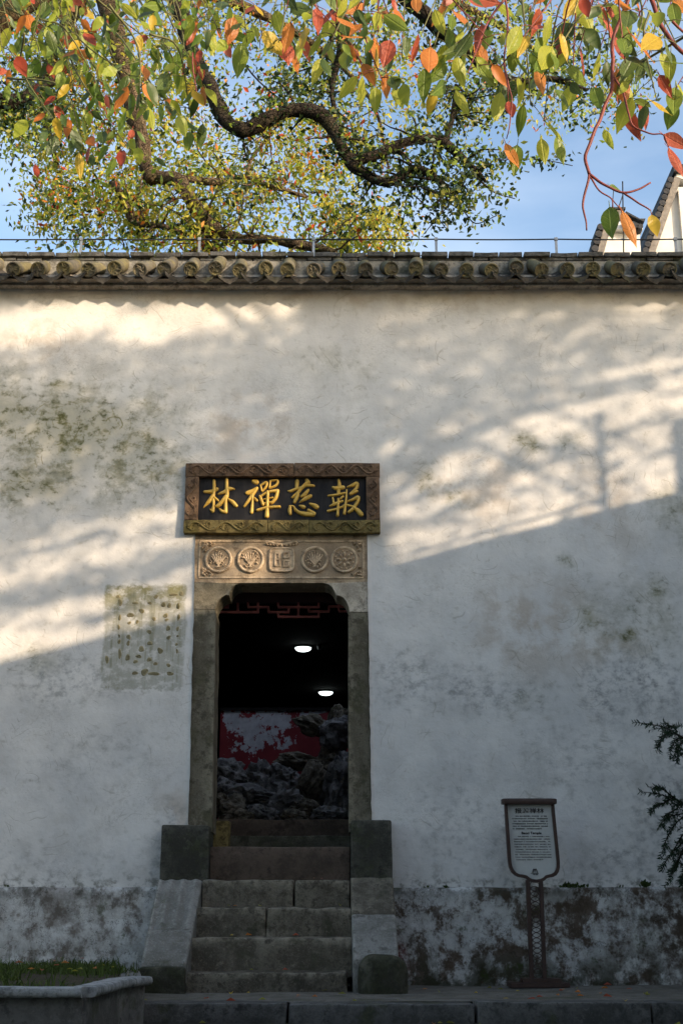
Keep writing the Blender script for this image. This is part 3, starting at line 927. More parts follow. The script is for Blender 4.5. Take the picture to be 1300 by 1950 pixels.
GLYPHS = [
 (375, [[(215,530,90),(400,520,120),(540,460,110)],[(470,235,95),(470,450,90),(450,700,100),(455,900,85),(430,1050,115)],[(370,1020,50),(430,1060,105)],[(430,640,110),(330,790,120),(180,960,30)],[(490,700,90),(580,770,60),(590,800,20)],
        [(600,590,60),(760,530,110),(870,450,130),(1020,455,50)],[(820,195,95),(820,400,100),(830,600,110),(790,800,100),(790,1080,110)],[(790,1090,105),(680,1060,95),(610,990,40)],[(790,660,110),(700,790,120),(560,930,105),(510,910,40)],[(870,740,70),(980,810,110),(1070,910,115)]]),
 (455, [[(400,240,110),(470,260,160)],[(240,560,140),(380,510,140),(490,430,90)],[(480,460,90),(390,580,110),(270,760,100),(145,930,70)],[(375,600,80),(370,800,70),(345,1090,110)],[(430,700,60),(490,770,80)],
        [(590,340,50),(630,510,60)],[(590,350,50),(750,270,80),(750,380,80),(640,520,50)],[(860,240,60),(840,420,60)],[(880,230,60),(1060,220,65),(1020,350,75),(840,430,60)],
        [(580,660,85),(660,880,95)],[(600,650,60),(800,540,80),(1060,500,105)],[(1060,520,105),(1010,700,105),(900,840,80)],[(690,735,45),(930,690,50)],[(680,850,50),(900,820,65)],[(790,540,95),(780,900,95),(765,1195,135)],[(510,1040,85),(760,970,85),(1110,945,85)]]),
 (535, [[(440,240,115),(430,400,105)],[(715,225,125),(745,265,125)],[(190,500,40),(260,510,85),(420,450,90),(560,420,105),(680,350,105),(890,365,75)],[(740,260,110),(600,390,100),(450,560,90),(310,680,70)],[(450,580,110),(430,680,120),(370,810,95)],
        [(745,485,75),(640,610,120),(560,660,75)],[(800,650,115),(650,730,115),(500,830,20)],[(250,940,85),(240,1040,115),(255,1140,85)],[(240,930,65),(340,935,60),(400,1040,85)],[(370,980,60),(480,1090,100),(650,1140,140),(880,1150,140)],[(760,1040,90),(900,1130,125)],
        [(500,910,40),(620,950,120)],[(790,860,60),(920,910,130),(980,950,140)]]),
 (612, [[(470,215,85),(490,350,105),(460,560,100)],[(320,410,85),(420,430,130),(580,410,130)],[(190,640,60),(420,610,85),(650,560,60)],[(310,700,60),(340,850,75)],[(590,660,65),(520,720,65)],[(240,920,60),(380,860,95),(570,790,75)],
        [(180,1060,75),(400,1010,75),(560,950,70),(680,900,75),(850,930,60)],[(460,730,70),(455,950,75),(440,1180,85)],[(690,480,50),(680,700,60),(655,900,75),(625,1130,85)],[(710,400,40),(860,350,105),(970,300,115),(960,430,95),(800,590,85)],[(800,600,70),(980,520,70)],
        [(740,790,60),(870,740,85),(1000,680,110),(1010,780,105),(920,920,105),(840,1020,105),(750,1090,85)],[(860,950,80),(1000,1050,135),(1090,1150,145)]])]
KP = 90/1300
for gi, (gx, strokes) in enumerate(GLYPHS):
    m = MB()
    for si, st in enumerate(strokes):
        c = curve(st, 5)
        lay = 0.0006*si
        pts = [W(gx+X*KP, 900+Y*KP, BY) for X, Y, w in c]
        wd = [w*KP/2/253*1.0 for X, Y, w in c]
        # round caps
        def cap(i, j):
            dx, dz = pts[i][0]-pts[j][0], pts[i][1]-pts[j][1]
            l = math.hypot(dx, dz) or 1
            return [((pts[i][0]+dx/l*wd[i]*math.sin(q), pts[i][1]+dz/l*wd[i]*math.sin(q)), wd[i]*math.cos(q)) for q in (R(35), R(62), R(84))]
        seq = [x for x in reversed(cap(0, 1))] + list(zip(pts, wd)) + cap(-1, -2)
        K = 7
        v, f = [], []
        for i, (p, w) in enumerate(seq):
            p0, p1 = seq[max(i-1, 0)][0], seq[min(i+1, len(seq)-1)][0]
            tx, tz = p1[0]-p0[0], p1[1]-p0[1]
            l = math.hypot(tx, tz) or 1
            nx_, nz_ = -tz/l, tx/l
            for k in range(K):
                q = math.pi*k/(K-1)
                u, h = math.cos(q), math.sin(q)
                v.append((p[0]+nx_*w*u, BY + 0.004 - (0.016+lay)*min(1, h*1.15)*min(1, w/0.010)**.5, p[1]+nz_*w*u))
        for i in range(len(seq)-1):
            for k in range(K-1):
                f.append((i*K+k, i*K+k+1, (i+1)*K+k+1, (i+1)*K+k))
        m.add(v, f)
    o = m.build('gold_character', M_gold, plaque, 75)
    o['label'] = ('gold brush character meaning forest', 'gold brush character meaning meditation', 'gold brush character meaning compassion', 'gold brush character meaning repay')[gi]

# ---------------------------------------------------------------- steps
steps = empty('stone_steps', (-0.45, -0.5, 0), 'worn granite steps with sloping side stones rising to the temple door', 'steps')
SX0 = lambda y, py: WX(386 if y > -.25 else 370, py, y)
fronts = [(-0.80, 0.0, 1852, 352, 662), (-0.60, 0.0, 1786, 357, 671), (-0.40, 0.0, 1729, 369, 670), (-0.20, 0.0, 1676, 384, 667)]
zs = [WZ(f_[2], f_[0]) for f_ in fronts]
splits = [None, None, 507, 560]
for i, (y, _, py, a, b) in enumerate(fronts):
    z1 = zs[i]
    z0 = -0.05 if i == 0 else zs[i-1]-0.05
    x0, x1 = WX(a, py, y), WX(b, py, y)
    edges = [x0, x1] if splits[i] is None else [x0, WX(splits[i], py, y), x1]
    for q, (u, w) in enumerate(zip(edges, edges[1:])):
        yb = y + 0.28 if i < 3 else 0.05
        stone_hexa('step_stone', [(u+.003, y+.006, z0), (w-.003, y+.006, z0), (w-.003, yb, z0), (u+.003, yb, z0),
                                  (u+.003, y-.004*q, z1-.004*q), (w-.003, y, z1-.003), (w-.003, yb, z1), (u+.003, yb, z1)], M_step, steps, bev=0.018, amp=0.012, freq=6.5, maxlen=0.06)
RT = (-0.16, WZ(1674, -0.16)); RB_ = (-0.86, WZ(1838, -0.86))
def ramp_piece(name, xa, xb, t0, t1, grooves, mat):
    """a slab of the side slope between two fractions of its length; xa, xb give x at the top and foot"""
    nu, nv = 26, 18
    v, f = [], []
    sl = Vector((0, RB_[0]-RT[0], RB_[1]-RT[1])).normalized()
    nrm = Vector((0, sl.z, -sl.y))
    if nrm.z < 0: nrm = -nrm
    for j in range(nv+1):
        t = t0 + (t1-t0)*j/nv
        y, z = RT[0]+(RB_[0]-RT[0])*t, RT[1]+(RB_[1]-RT[1])*t
        xl_, xr_ = xa[0]+(xa[1]-xa[0])*t, xb[0]+(xb[1]-xb[0])*t
        for i in range(nu+1):
            u = i/nu
            x = xl_+(xr_-xl_)*u
            edge = min(u, 1-u)*(xr_-xl_)
            h = -0.012*max(0, 1-edge/0.014)**2
            jd = min(j, nv-j)
            if jd == 0: h -= 0.008
            if grooves: h += 0.006*math.cos(u*2*math.pi*3.5) * min(1, edge/0.02)
            h += 0.005*noise.noise(Vector((x*7, y*7, 2))) + 0.003*noise.noise(Vector((x*23, y*23, 2)))
            v.append((x, y+nrm.y*h, z+nrm.z*h))
    for j in range(nv):
        for i in range(nu):
            a = j*(nu+1)+i
            f.append((a, a+nu+1, a+nu+2, a+1))
    def skirt(ids):
        k = len(v)
        for i in ids: v.append((v[i][0], v[i][1]+0.0, -0.03))
        for a in range(len(ids)-1): f.append((ids[a], ids[a+1], k+a+1, k+a))
    skirt([j*(nu+1) for j in range(nv+1)])
    skirt([j*(nu+1)+nu for j in range(nv, -1, -1)])
    skirt([nv*(nu+1)+i for i in range(nu+1)])
    return from_data(name, v, f, mat, steps, 50)
lxa = (WX(301, 1675, RT[0]), WX(267, 1840, RB_[0])); lxb = (WX(385, 1675, RT[0]), WX(354, 1840, RB_[0]))
ramp_piece('side_slope_stone', lxa, lxb, 0.0, 0.60, True, M_ramp)['label'] = 'grooved upper side stone of the steps'
ramp_piece('side_slope_stone', lxa, lxb, 0.607, 1.0, False, M_ramp)
rxa = (WX(667, 1664, RT[0]), WX(672, 1840, RB_[0])); rxb = (WX(748, 1664, RT[0]), WX(760, 1840, RB_[0]))
ramp_piece('side_slope_stone', rxa, rxb, -0.04, 0.42, False, M_step)
ramp_piece('side_slope_stone', rxa, rxb, 0.427, 0.93, False, M_ramp)
stone_box('foot_stone', lxa[1]-.003, lxb[1]+.002, RB_[0]-.05, RB_[0]+.1, -0.03, RB_[1]-.012, M_moss_stone, steps, bev=0.02, amp=0.008, freq=5)
# rounded foot of the other side
bm = bmesh.new()
bmesh.ops.create_cube(bm, size=1.0)
bmesh.ops.bevel(bm, geom=[e for e in bm.edges if (e.verts[0].co.z > 0 and e.verts[1].co.z > 0) or abs(e.verts[0].co.z-e.verts[1].co.z) > .5], offset=0.30, segments=5, profile=0.5, affect='EDGES')
fx0, fx1 = WX(683, 1850, -0.92), WX(776, 1850, -0.92)
for v_ in bm.verts:
    v_.co = Vector(((fx0+fx1)/2 + v_.co.x*(fx1-fx0), -0.84 + v_.co.y*0.26, 0.09 + v_.co.z*0.245))
wear(bm, 0.012, 6, 0.06, 4.0)
from_bm('foot_stone', bm, M_moss_stone, steps, 60)['label'] = 'rounded moss covered foot stone'

# ---------------------------------------------------------------- beyond the door
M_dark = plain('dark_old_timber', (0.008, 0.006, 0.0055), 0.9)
M_redwood = plain('dark_red_timber', (0.035, 0.008, 0.008), 0.6)
M_lattice = plain('red_lattice_paint', (0.27, 0.075, 0.068), 0.55)
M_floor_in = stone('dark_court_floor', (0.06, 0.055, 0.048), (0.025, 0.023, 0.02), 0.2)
hall = empty('temple_hall', (0, 9, 0), 'dark timber temple hall seen through the doorway', 'building')
HC = 4.2
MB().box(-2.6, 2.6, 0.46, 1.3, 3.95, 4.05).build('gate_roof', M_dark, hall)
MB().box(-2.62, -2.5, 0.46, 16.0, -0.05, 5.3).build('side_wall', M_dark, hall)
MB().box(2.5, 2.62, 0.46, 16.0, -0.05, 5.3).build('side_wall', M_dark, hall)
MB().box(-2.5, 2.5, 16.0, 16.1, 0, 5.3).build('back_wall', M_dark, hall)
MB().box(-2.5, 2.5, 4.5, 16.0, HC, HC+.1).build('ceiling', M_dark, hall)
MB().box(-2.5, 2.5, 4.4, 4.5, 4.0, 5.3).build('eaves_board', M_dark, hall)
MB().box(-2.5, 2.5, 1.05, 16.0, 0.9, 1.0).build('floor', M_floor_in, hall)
for x in (-1.6, 1.4): MB().tube([(x, 4.6, 1.0), (x, 4.6, HC)], 0.13, 14).build('timber_column', M_dark, hall, 60)
lat = empty('hanging_lattice', (-0.42, 0.47, WZ(1150, .47)), 'red wooden fretwork lattice hanging inside the door head', 'lattice')
LYp = 0.47
hx0, hx1 = WX(395, 1150, LYp), WX(680, 1150, LYp)
MB().box(hx0, hx1, LYp-.01, LYp+.05, WZ(1147, LYp), WZ(1085, LYp)).build('head_board', M_redwood, lat)
MB().box(hx0, hx1, LYp-.03, LYp+.06, WZ(1128, LYp), WZ(1118, LYp)).build('rail', M_redwood, lat)
KB = 280/1300
def lp(X, Y): return W(400+X*KB, 1110+Y*KB, LYp)
bw = 0.0085
for (X0, X1, Y) in [(40,165,215),(40,432,258),(330,522,213),(508,700,258),(597,968,213),(597,968,299),(865,1055,252),(1043,1240,208),(1133,1240,250)]:
    a, z = lp(X0, Y); b, _ = lp(X1, Y)
    MB().box(a, b, LYp, LYp+.022, z-bw, z+bw).build('lattice_bar', M_lattice, lat)
for (X, Y0_, Y1_) in [(158,175,215),(245,175,258),(335,175,213),(424,175,258),(515,213,258),(602,175,213),(692,213,258),(602,258,299),(780,175,299),(958,175,213),(870,213,252),(958,252,299),(1050,208,252),(1135,175,250)]:
    x, za = lp(X, Y0_); _, zb = lp(X, Y1_)
    MB().box(x-bw, x+bw, LYp-.002, LYp+.024, zb+bw*.8, za).build('lattice_bar', M_lattice, lat)
# inner steps
ist = empty('inner_steps', (-0.4, 0.8, 0.85), 'dark mossy stone steps just inside the doorway', 'steps')
za = WZ(1592, 0.52); zb = WZ(1561, 0.85)
stone_box('step_stone', hx0+.0, hx1, 0.52, 0.86, 0.6, za, M_moss_stone, ist, bev=.01, amp=.006)
stone_box('step_stone', hx0+.0, hx1, 0.84, 1.2, 0.6, zb, M_thresh, ist, bev=.01, amp=.006)
stone_box('side_block', WX(402, 1590, .36), WX(436, 1590, .36), 0.36, 0.50, 0.6, WZ(1563, .36), M_frame_moss, ist, bev=.012, amp=.005)
# red screen wall with peeling paint
def peel():
    m = Mat('peeling_red_paint')
    RY = 3.8
    wv = m.warp(0.16, 6.0)
    x, z = W(505, 1385, RY)
    q = m.spot(x, z, .78, .40, wv, 0.0)
    for (a, b, rx, rz, k) in [(450, 1375, .30, .30, 1.0), (550, 1375, .50, .22, 1.0), (480, 1410, .40, .30, .8), (430, 1358, .14, .06, .9), (600, 1357, .16, .05, 1.2), (478, 1440, .35, .12, .5)]:
        x, z = W(a, b, RY)
        q = m.math('MAXIMUM', q, m.mul(m.spot(x, z, rx, rz, wv, 0.0), k))
    n = m.noise(7.5, 8, 0.72, m.vmath('ADD', m.P, (2.7, 0, 1.3)))
    f = m.rng(m.math('ADD', m.mul(q, 0.50), m.mul(n, 2.0)), 1.335, 1.35)
    red = m.mix(m.rng(m.noise(3, 5, .6), .3, .7), (0.20, 0.020, 0.026), (0.28, 0.034, 0.040))
    wht = m.mix(m.rng(m.noise(14, 5, .65), .35, .7), (0.66, 0.64, 0.66), (0.48, 0.46, 0.48))
    col = m.mix(f, red, wht)
    m.bump(m.math('SUBTRACT', m.mul(m.noise(9, 4, .6), .3), m.mul(f, 0.5)), 0.5, 0.01)
    return m.done(col, 0.6, 0.3)
scr = empty('red_screen_wall', (0, 3.85, 1.0), 'red courtyard wall with large peeled white patches behind the rocks', 'wall')
x0_, zt_ = W(420, 1354, 3.8)
MB().box(x0_, 2.4, 3.8, 3.95, 1.0, zt_).build('painted_face', peel(), scr)
MB().box(x0_, 2.4, 3.78, 3.97, zt_+.002, zt_+.03).build('wall_cap', M_dark, scr)
# rockery
M_rock = stone('garden_rock', (0.24, 0.225, 0.215), (0.06, 0.053, 0.050), 0.1, 0.3, 1.0)
M_rock2 = stone('ochre_garden_rock', (0.20, 0.168, 0.125), (0.06, 0.047, 0.034), 0.15, 0.3, 1.0)
rk = empty('rockery', (-0.2, 3.0, 1.0), 'pile of pitted garden rocks in front of the red wall', 'rockery')
def rock(px_, py_, w_, h_, y, mat, rot=0.0, seed=0, flat=1.0):
    x, z = W(px_, py_, y)
    k = (D+y)/F*1.02
    bm = bmesh.new()
    bmesh.ops.create_icosphere(bm, subdivisions=4, radius=1.0)
    rm = Matrix.Rotation(rot, 3, 'Y')
    for v_ in bm.verts:
        p = v_.co.copy()
        q = p*1.15 + Vector((seed*3.7, seed, -seed*2.1))
        d = 1 + 0.42*noise.noise(q) + 0.26*abs(noise.noise(q*2.3))*-1.6 + 0.12*noise.noise(q*5.1) + 0.05*noise.noise(q*11)
        c = noise.cell(q*1.2)*0.10
        p = p*(d+c)
        v_.co = rm @ Vector((p.x*w_*k/2, p.y*0.5*(w_+h_)/2*k, p.z*h_*k/2)) + Vector((x, y, z))
    return from_bm('rock', bm, mat, rk, 50)
ROCKS = [(440,1472,62,46,2.9,0,.2),(500,1490,56,84,3.0,0,.15),(540,1488,60,62,2.8,0,.4),(570,1452,92,26,3.1,1,.12),(590,1500,46,100,2.7,1,.5),(600,1385,66,34,3.3,1,.35),(640,1400,70,60,3.2,0,-.2),
         (655,1375,46,66,3.3,1,.1),(628,1452,40,60,3.2,1,.3),(640,1510,60,120,2.6,0,.15),(480,1520,100,44,2.5,0,.15),(440,1540,60,50,2.3,1,.4),(540,1535,70,56,2.4,0,-.3),(585,1545,60,40,2.2,1,.1),(425,1505,40,44,2.7,0,.9),
         (500,1550,50,30,2.0,0,.2),(560,1556,44,24,1.9,1,.1),(622,1552,60,28,1.9,0,.0),(455,1556,50,26,1.9,1,.1),(665,1470,50,90,2.9,0,.1)]
for i, (a, b, w_, h_, y, mm, rot) in enumerate(ROCKS):
    rock(a, b, w_*1.15, h_*1.12, y, (M_rock, M_rock2)[mm], rot, i*1.37)
MB().box(-1.6, 1.3, 1.9, 3.7, 1.0, 1.12).build('rockery_base', M_dark, rk)
# ceiling lamps, lit
def lamp_sky_glow(strength, col):
    m = Mat('lamp_sky_emission')
    e = m.node('ShaderNodeEmission')
    e.inputs['Color'].default_value = (*col, 1)
    e.inputs['Strength'].default_value = strength
    m.nt.links.new(e.outputs[0], m.out.inputs['Surface'])
    return m.mat
M_glow = lamp_sky_glow(1.5, (0.86, 1.0, 0.98))
M_opal = plain('unlit_opal_glass', (0.55, 0.58, 0.58), 0.3)
M_fit = plain('lamp_collar', (0.06, 0.06, 0.06), 0.5)
def ceiling_lamp(px_, py_, wpx, glow, label, grp):
    el = TH + math.atan((975-py_)/F)
    y = (HC-0.06-EZ)/math.tan(el) - D
    x, z = W(px_, py_, y)
    r = wpx/2*(D+y)/F
    o = empty('ceiling_lamp', (x, y, HC), label, 'lamp', grp)
    n = 20
    v, f = [], []
    prof = [(r*1.02, 0.0), (r, -.012), (r*.92, -.026), (r*.72, -.042), (r*.4, -.052), (r*.05, -.055)]
    for (q, h) in prof:
        for k in range(n): v.append((x+q*math.cos(2*math.pi*k/n), y+q*math.sin(2*math.pi*k/n), HC-.03+h))
    for i in range(len(prof)-1):
        for k in range(n): f.append((i*n+k, (i+1)*n+k, (i+1)*n+(k+1) % n, i*n+(k+1) % n))
    f.append(tuple((len(prof)-1)*n+k for k in range(n)))
    from_data('lamp_bowl', v, f, glow, o, 179)
    MB().tube([(x, y, HC-.028), (x, y, HC-.004)], r*1.08, 20).build('lamp_collar', M_fit, o, 40)
ceiling_lamp(577, 1238, 31, M_glow, 'larger lit white bowl lamp, upper one of two glowing inside the door', 'lamps in the dark hall')
ceiling_lamp(620, 1322, 27, M_glow, 'smaller lit white bowl lamp just above the red wall', 'lamps in the dark hall')
ceiling_lamp(608, 1235, 9, M_opal, 'tiny unlit lamp beside the upper glowing bowl lamp', 'lamps in the dark hall')
# far lattice window at the left of the hall
win = empty('lattice_window', W3(437, 1190, 15.9), 'small pale lattice window deep inside the dark hall', 'window')
M_sky_glow = lamp_sky_glow(0.10, (0.55, 0.65, 1.0))  # weak emission put into the pane for the sky seen through it
M_amber = plain('amber_frame', (0.22, 0.17, 0.06), 0.6)
wy = 15.9
a, zt2 = W(427, 1166, wy); b, zb2 = W(452, 1188, wy)
tri = [W(427, 1187, wy), W(440, 1177, wy), W(451, 1168, wy), W(451, 1187, wy)]
MB().prism(tri, wy, wy+.02).build('pane', M_sky_glow, win)
for k in range(5):
    x = a+(b-a)*(k+.5)/5
    MB().box(x-.012, x+.012, wy-.05, wy-.01, zb2-.02, zt2).build('mullion', M_dark, win)
for k in range(4):
    z = zb2+(zt2-zb2)*(k+.4)/4
    MB().box(a, b, wy-.055, wy-.02, z-.010, z+.010).build('transom', M_dark, win)

# ---------------------------------------------------------------- information sign
sign = empty('information_sign', (WX(1030, 1875, -.3), -0.3, 0), 'brown metal information sign with white panel leaning by the wall', 'sign')
M_signb = plain('brown_sign_metal', (0.055, 0.030, 0.022), 0.5, 0.2, spec=0.4)
M_panel = plain('white_sign_panel', (0.50, 0.50, 0.47), 0.4, 0.10, 6, spec=0.4)
M_ink = plain('sign_ink', (0.02, 0.016, 0.016), 0.6)
SY = -0.26
KS = 140/682
def sp(X, Y, y=SY): return W(940+X*KS, 1500+Y*KS, y)
OUTP = [(95,158),(112,430),(130,690),(140,745),(160,785),(190,815),(225,832),(265,838),(295,846),(318,865),(350,880),(392,886),(432,880),(466,866),(488,845),(512,838),(545,833),(578,815),(598,785),(608,745),(608,690),(582,430),(556,158)]
INP = [(122,165),(142,430),(160,690),(168,735),(184,768),(206,793),(235,806),(272,810),(303,818),(328,840),(355,851),(394,856),(428,850),(455,838),(478,816),(505,809),(532,803),(556,788),(570,765),(578,735),(579,690),(553,430),(527,165)]
v, f = [], []
n = len(OUTP)
for y in (SY-.02, SY+.02):
    for p in OUTP: x, z = sp(*p); v.append((x, y, z))
    for p in INP: x, z = sp(*p); v.append((x, y, z))
for i in range(n-1):
    f += [(i, i+1, n+i+1, n+i), (2*n+i, 3*n+i, 3*n+i+1, 2*n+i+1), (i, 2*n+i, 2*n+i+1, i+1), (n+i, n+i+1, 3*n+i+1, 3*n+i)]
from_data('sign_frame', v, f, M_signb, sign, 40)
panel = MB().prism([sp(X, Y) for X, Y in [(115, 150)] + INP[1:-1] + [(535, 150)]], SY-.002, SY+.016).build('sign_panel', M_panel, sign)
a, zt3 = sp(68, 105); b, zb3 = sp(577, 160)
bm = bmesh.new()
bmesh.ops.create_cube(bm, size=1.0)
bmesh.ops.bevel(bm, geom=bm.edges[:], offset=0.12, segments=2, profile=0.6, affect='EDGES')
for v_ in bm.verts: v_.co = Vector(((a+b)/2+v_.co.x*(b-a), SY-.005+v_.co.y*.075, (zt3+zb3)/2+v_.co.z*(zt3-zb3)))
from_bm('top_bar', bm, M_signb, sign, 40)
for (u0, u1, w0, w1) in [(295, 330, 333, 367), (420, 452, 455, 488)]:
    pts = [sp(u0, 860), sp(u1, 860), sp(w1, 1785), sp(w0, 1785)]
    MB().prism(pts, SY-.018, SY+.018).build('post', M_signb, sign)
for k in range(18):
    Y = 915 + k*48
    t = (Y-870)/900
    x, z = sp(375+t*36, Y)
    r = 0.031
    m = MB()
    m.tube([(x+r*math.cos(2*math.pi*q/14), SY, z+r*math.sin(2*math.pi*q/14)) for q in range(15)], 0.0028, 5, cap=False)
    m.build('grille_ring', M_signb, sign, 179)
a, z1_ = sp(255, 1772); b, z0_ = sp(612, 1806)
MB().box(a, b, SY-.07, SY+.07, z0_-.002, z1_).build('base_block', M_signb, sign)
a, z1_ = sp(138, 1807); b, _ = sp(682, 1845)
MB().box(a, b, SY-.11, SY+.11, 0.002, z0_-.003).build('base_plate', M_signb, sign)
TXY = SY-.0045
TILT = math.atan2(35, 540)*0.55
def sign_text(body, X, Y, size, width, name):
    cu = bpy.data.curves.new(name, 'FONT')
    cu.body = body
    cu.align_x = 'CENTER'
    cu.size = size
    cu.extrude = 0.0006
    cu.offset = 0.0004
    o = link(bpy.data.objects.new(name, cu))
    bpy.context.view_layer.update()
    me = bpy.data.meshes.new_from_object(o.evaluated_get(bpy.context.evaluated_depsgraph_get()))
    bpy.data.objects.remove(o)
    xs_ = [q.co.x for q in me.vertices]
    sc = width/(max(xs_)-min(xs_)) if xs_ else 1
    x, z = sp(X, Y)
    for q in me.vertices: q.co = Vector((x+q.co.x*sc, TXY-q.co.z, z+q.co.y))
    me.materials.clear()
    return mesh_obj(name, me, M_ink, panel)
sign_text('报慈禅林', 328, 236, 0.036, 250*KS/262, 'sign_heading')
sign_text('Baoci Temple', 347, 434, 0.022, 168*KS/262, 'sign_subheading')
rr = random.Random(11)
def textline(X0, X1, Y, hgt, name='text_line'):
    m = MB()
    X = X0
    while X < X1:
        w = rr.uniform(5, 11)
        if rr.random() < 0.13:
            X += rr.uniform(6, 14)
            continue
        h = hgt*rr.uniform(0.55, 1.0)
        x0, z0 = sp(X, Y+h/2); x1, z1 = sp(min(X+w, X1), Y-h/2)
        q = (z1-z0)
        for (c0, c1) in ((0, .28), (.5, .72)): m.box(x0, x1, TXY, TXY+.001, z0+q*c0, z0+q*c1)
        m.box(x0, x0+(x1-x0)*.3, TXY-.0005, TXY+.0005, z0, z1)
        X += w + 2.5
    m.build(name, M_ink, panel)
for k in range(6): textline((200 if k == 0 else 168)+k*1.2, (498 if k < 5 else 440)+k*.6, 266+k*23.4, 13)
for k in range(10): textline((208 if k == 0 else 182)+k*2, (520 if k < 9 else 440)+k*2, 455+k*24, 10)
m = MB()
lg = [(360, 792), (362, 770), (370, 755), (377, 765), (379, 790), (381, 765), (388, 755), (397, 770), (400, 792)]
m.tube([(sp(X, Y)[0], TXY, sp(X, Y)[1]) for X, Y in lg], 0.0032, 5)
m.tube([(sp(X, Y)[0], TXY, sp(X, Y)[1]) for X, Y in [(342, 797), (415, 798)]], 0.0014, 5)
for X in (365, 376, 390, 398): m.tube([(sp(X, 803)[0], TXY, sp(X, 803)[1]), (sp(X+5, 813)[0], TXY, sp(X+5, 813)[1])], 0.0022, 5)
m.build('sign_emblem', M_ink, panel)

# ---------------------------------------------------------------- planter with grass
pl = empty('stone_planter', (-1.9, -2.6, -0.1), 'angular stone planter with a pale rounded rim in the lower left corner', 'planter')
RZ = 0.17
def on_rim(px_, py_):                             # point of the rim height on a photo ray
    el = TH + math.atan((975-py_)/F)
    dist = (RZ-EZ)/math.tan(el)
    return Vector((WX(px_, py_, dist-D), dist-D, RZ))
A_ = on_rim(272, 1859); B_ = on_rim(226, 1864); C_ = on_rim(160, 1880); E_ = Vector((-3.6, C_.y+.06, RZ))
print('planter', A_, B_, C_)
back = Vector((A_.x-.26, -0.95, RZ))
path = [back, A_, B_, C_, E_]
poly = [(p.x, p.y) for p in path] + [(-3.6, -0.03), (-1.45, -0.03), (-1.45, -0.95)]
def inset(pa, pb, d):
    t = (pb-pa).normalized()
    return Vector((t.y, -t.x, 0))*d
for pa, pb in zip(path, path[1:]):
    t = (pb-pa).normalized()
    nrm = Vector((-t.y, t.x, 0))                  # outward
    if nrm.dot(Vector((0.3, -1, 0))) < 0: nrm = -nrm
    L = (pb-pa).length
    v, f = [], []
    prof = [(-.05, -.042), (.035, -.042), (.048, -.038), (.055, -.026), (.055, -.014), (.050, -.004), (.035, .0), (-.05, .0)]
    nseg = max(2, int(L/.06))
    for i in range(nseg+1):
        u = i/nseg
        p = pa + t*(0.001 + (L-.002)*u)
        for (a, h) in prof:
            sh = (1 if 0 < i < nseg else 0.985)
            w = 0.003*noise.noise(Vector((p.x*9, p.y*9, h*30)))
            # mitre roughly: ends follow the neighbouring edge direction
            v.append((p.x+nrm.x*(a*sh+w), p.y+nrm.y*(a*sh+w), RZ+h*sh+w))
    q = len(prof)
    for i in range(nseg):
        for k in range(q): f.append((i*q+k, (i+1)*q+k, (i+1)*q+(k+1) % q, i*q+(k+1) % q))
    f += [tuple(range(q)), tuple(range(nseg*q+q-1, nseg*q-1, -1))]
    if pa is not back:
        bm = bmesh.new()
        vv = [bm.verts.new(c) for c in v]
        for c in f: bm.faces.new([vv[i] for i in c])
        from_bm('rim_stone', bm, M_rim, pl, 45)
    o1, o2 = pa+nrm*.012, pb+nrm*.012
    i1, i2 = pa-nrm*.10, pb-nrm*.10
    zb_, zt_2 = -0.16, RZ-.043
    stone_hexa('side_slab', [(o1.x, o1.y, zb_), (o2.x, o2.y, zb_), (i2.x, i2.y, zb_), (i1.x, i1.y, zb_), (o1.x, o1.y, zt_2), (o2.x, o2.y, zt_2), (i2.x, i2.y, zt_2), (i1.x, i1.y, zt_2)], M_planter, pl, bev=.003, amp=.002)
vs = [(x, y, RZ-.05) for x, y in poly]
from_data('soil', vs, [tuple(range(len(vs)))], M_soil, pl)
M_grass = leaf_mat('grass_blade', (0.06, 0.085, 0.02), 0.3, 0.15, 0.6, 0.7)
def inside(x, y):
    c = False
    j = len(poly)-1
    for i in range(len(poly)):
        xi, yi = poly[i]; xj, yj = poly[j]
        if (yi > y) != (yj > y) and x < (xj-xi)*(y-yi)/(yj-yi)+xi: c = not c
        j = i
    return c
v, f = [], []
rr = random.Random(5)
cnt = 0
while cnt < 6500:
    x, y = rr.uniform(-3.6, -1.05), rr.uniform(-3.4, -.05)
    if not inside(x, y): continue
    dens = noise.noise(Vector((x*2.4, y*2.4, 0)))*1.1 + .35 + (.35 if y > -1.3 else -.3)
    if rr.random() > dens: 
        cnt += .15
        continue
    cnt += 1
    h = rr.uniform(.02, .06)*(1.0 if rr.random() < .9 else 1.6)
    a = rr.uniform(0, 6.28)
    w = rr.uniform(.003, .006)
    lx, ly = rr.gauss(0, .03), rr.gauss(0, .03)
    k = len(v)
    ca, sa = math.cos(a)*w, math.sin(a)*w
    z = RZ-.052
    v += [(x-ca, y-sa, z), (x+ca, y+sa, z), (x+lx*.4+ca*.7, y+ly*.4+sa*.7, z+h*.6), (x+lx*.4-ca*.7, y+ly*.4-sa*.7, z+h*.6), (x+lx, y+ly, z+h)]
    f += [(k, k+1, k+2, k+3), (k+3, k+2, k+4)]
tag(from_data('grass', v, f, M_grass), 'short green grass growing in the stone planter by the wall', 'grass', None, 'stuff')
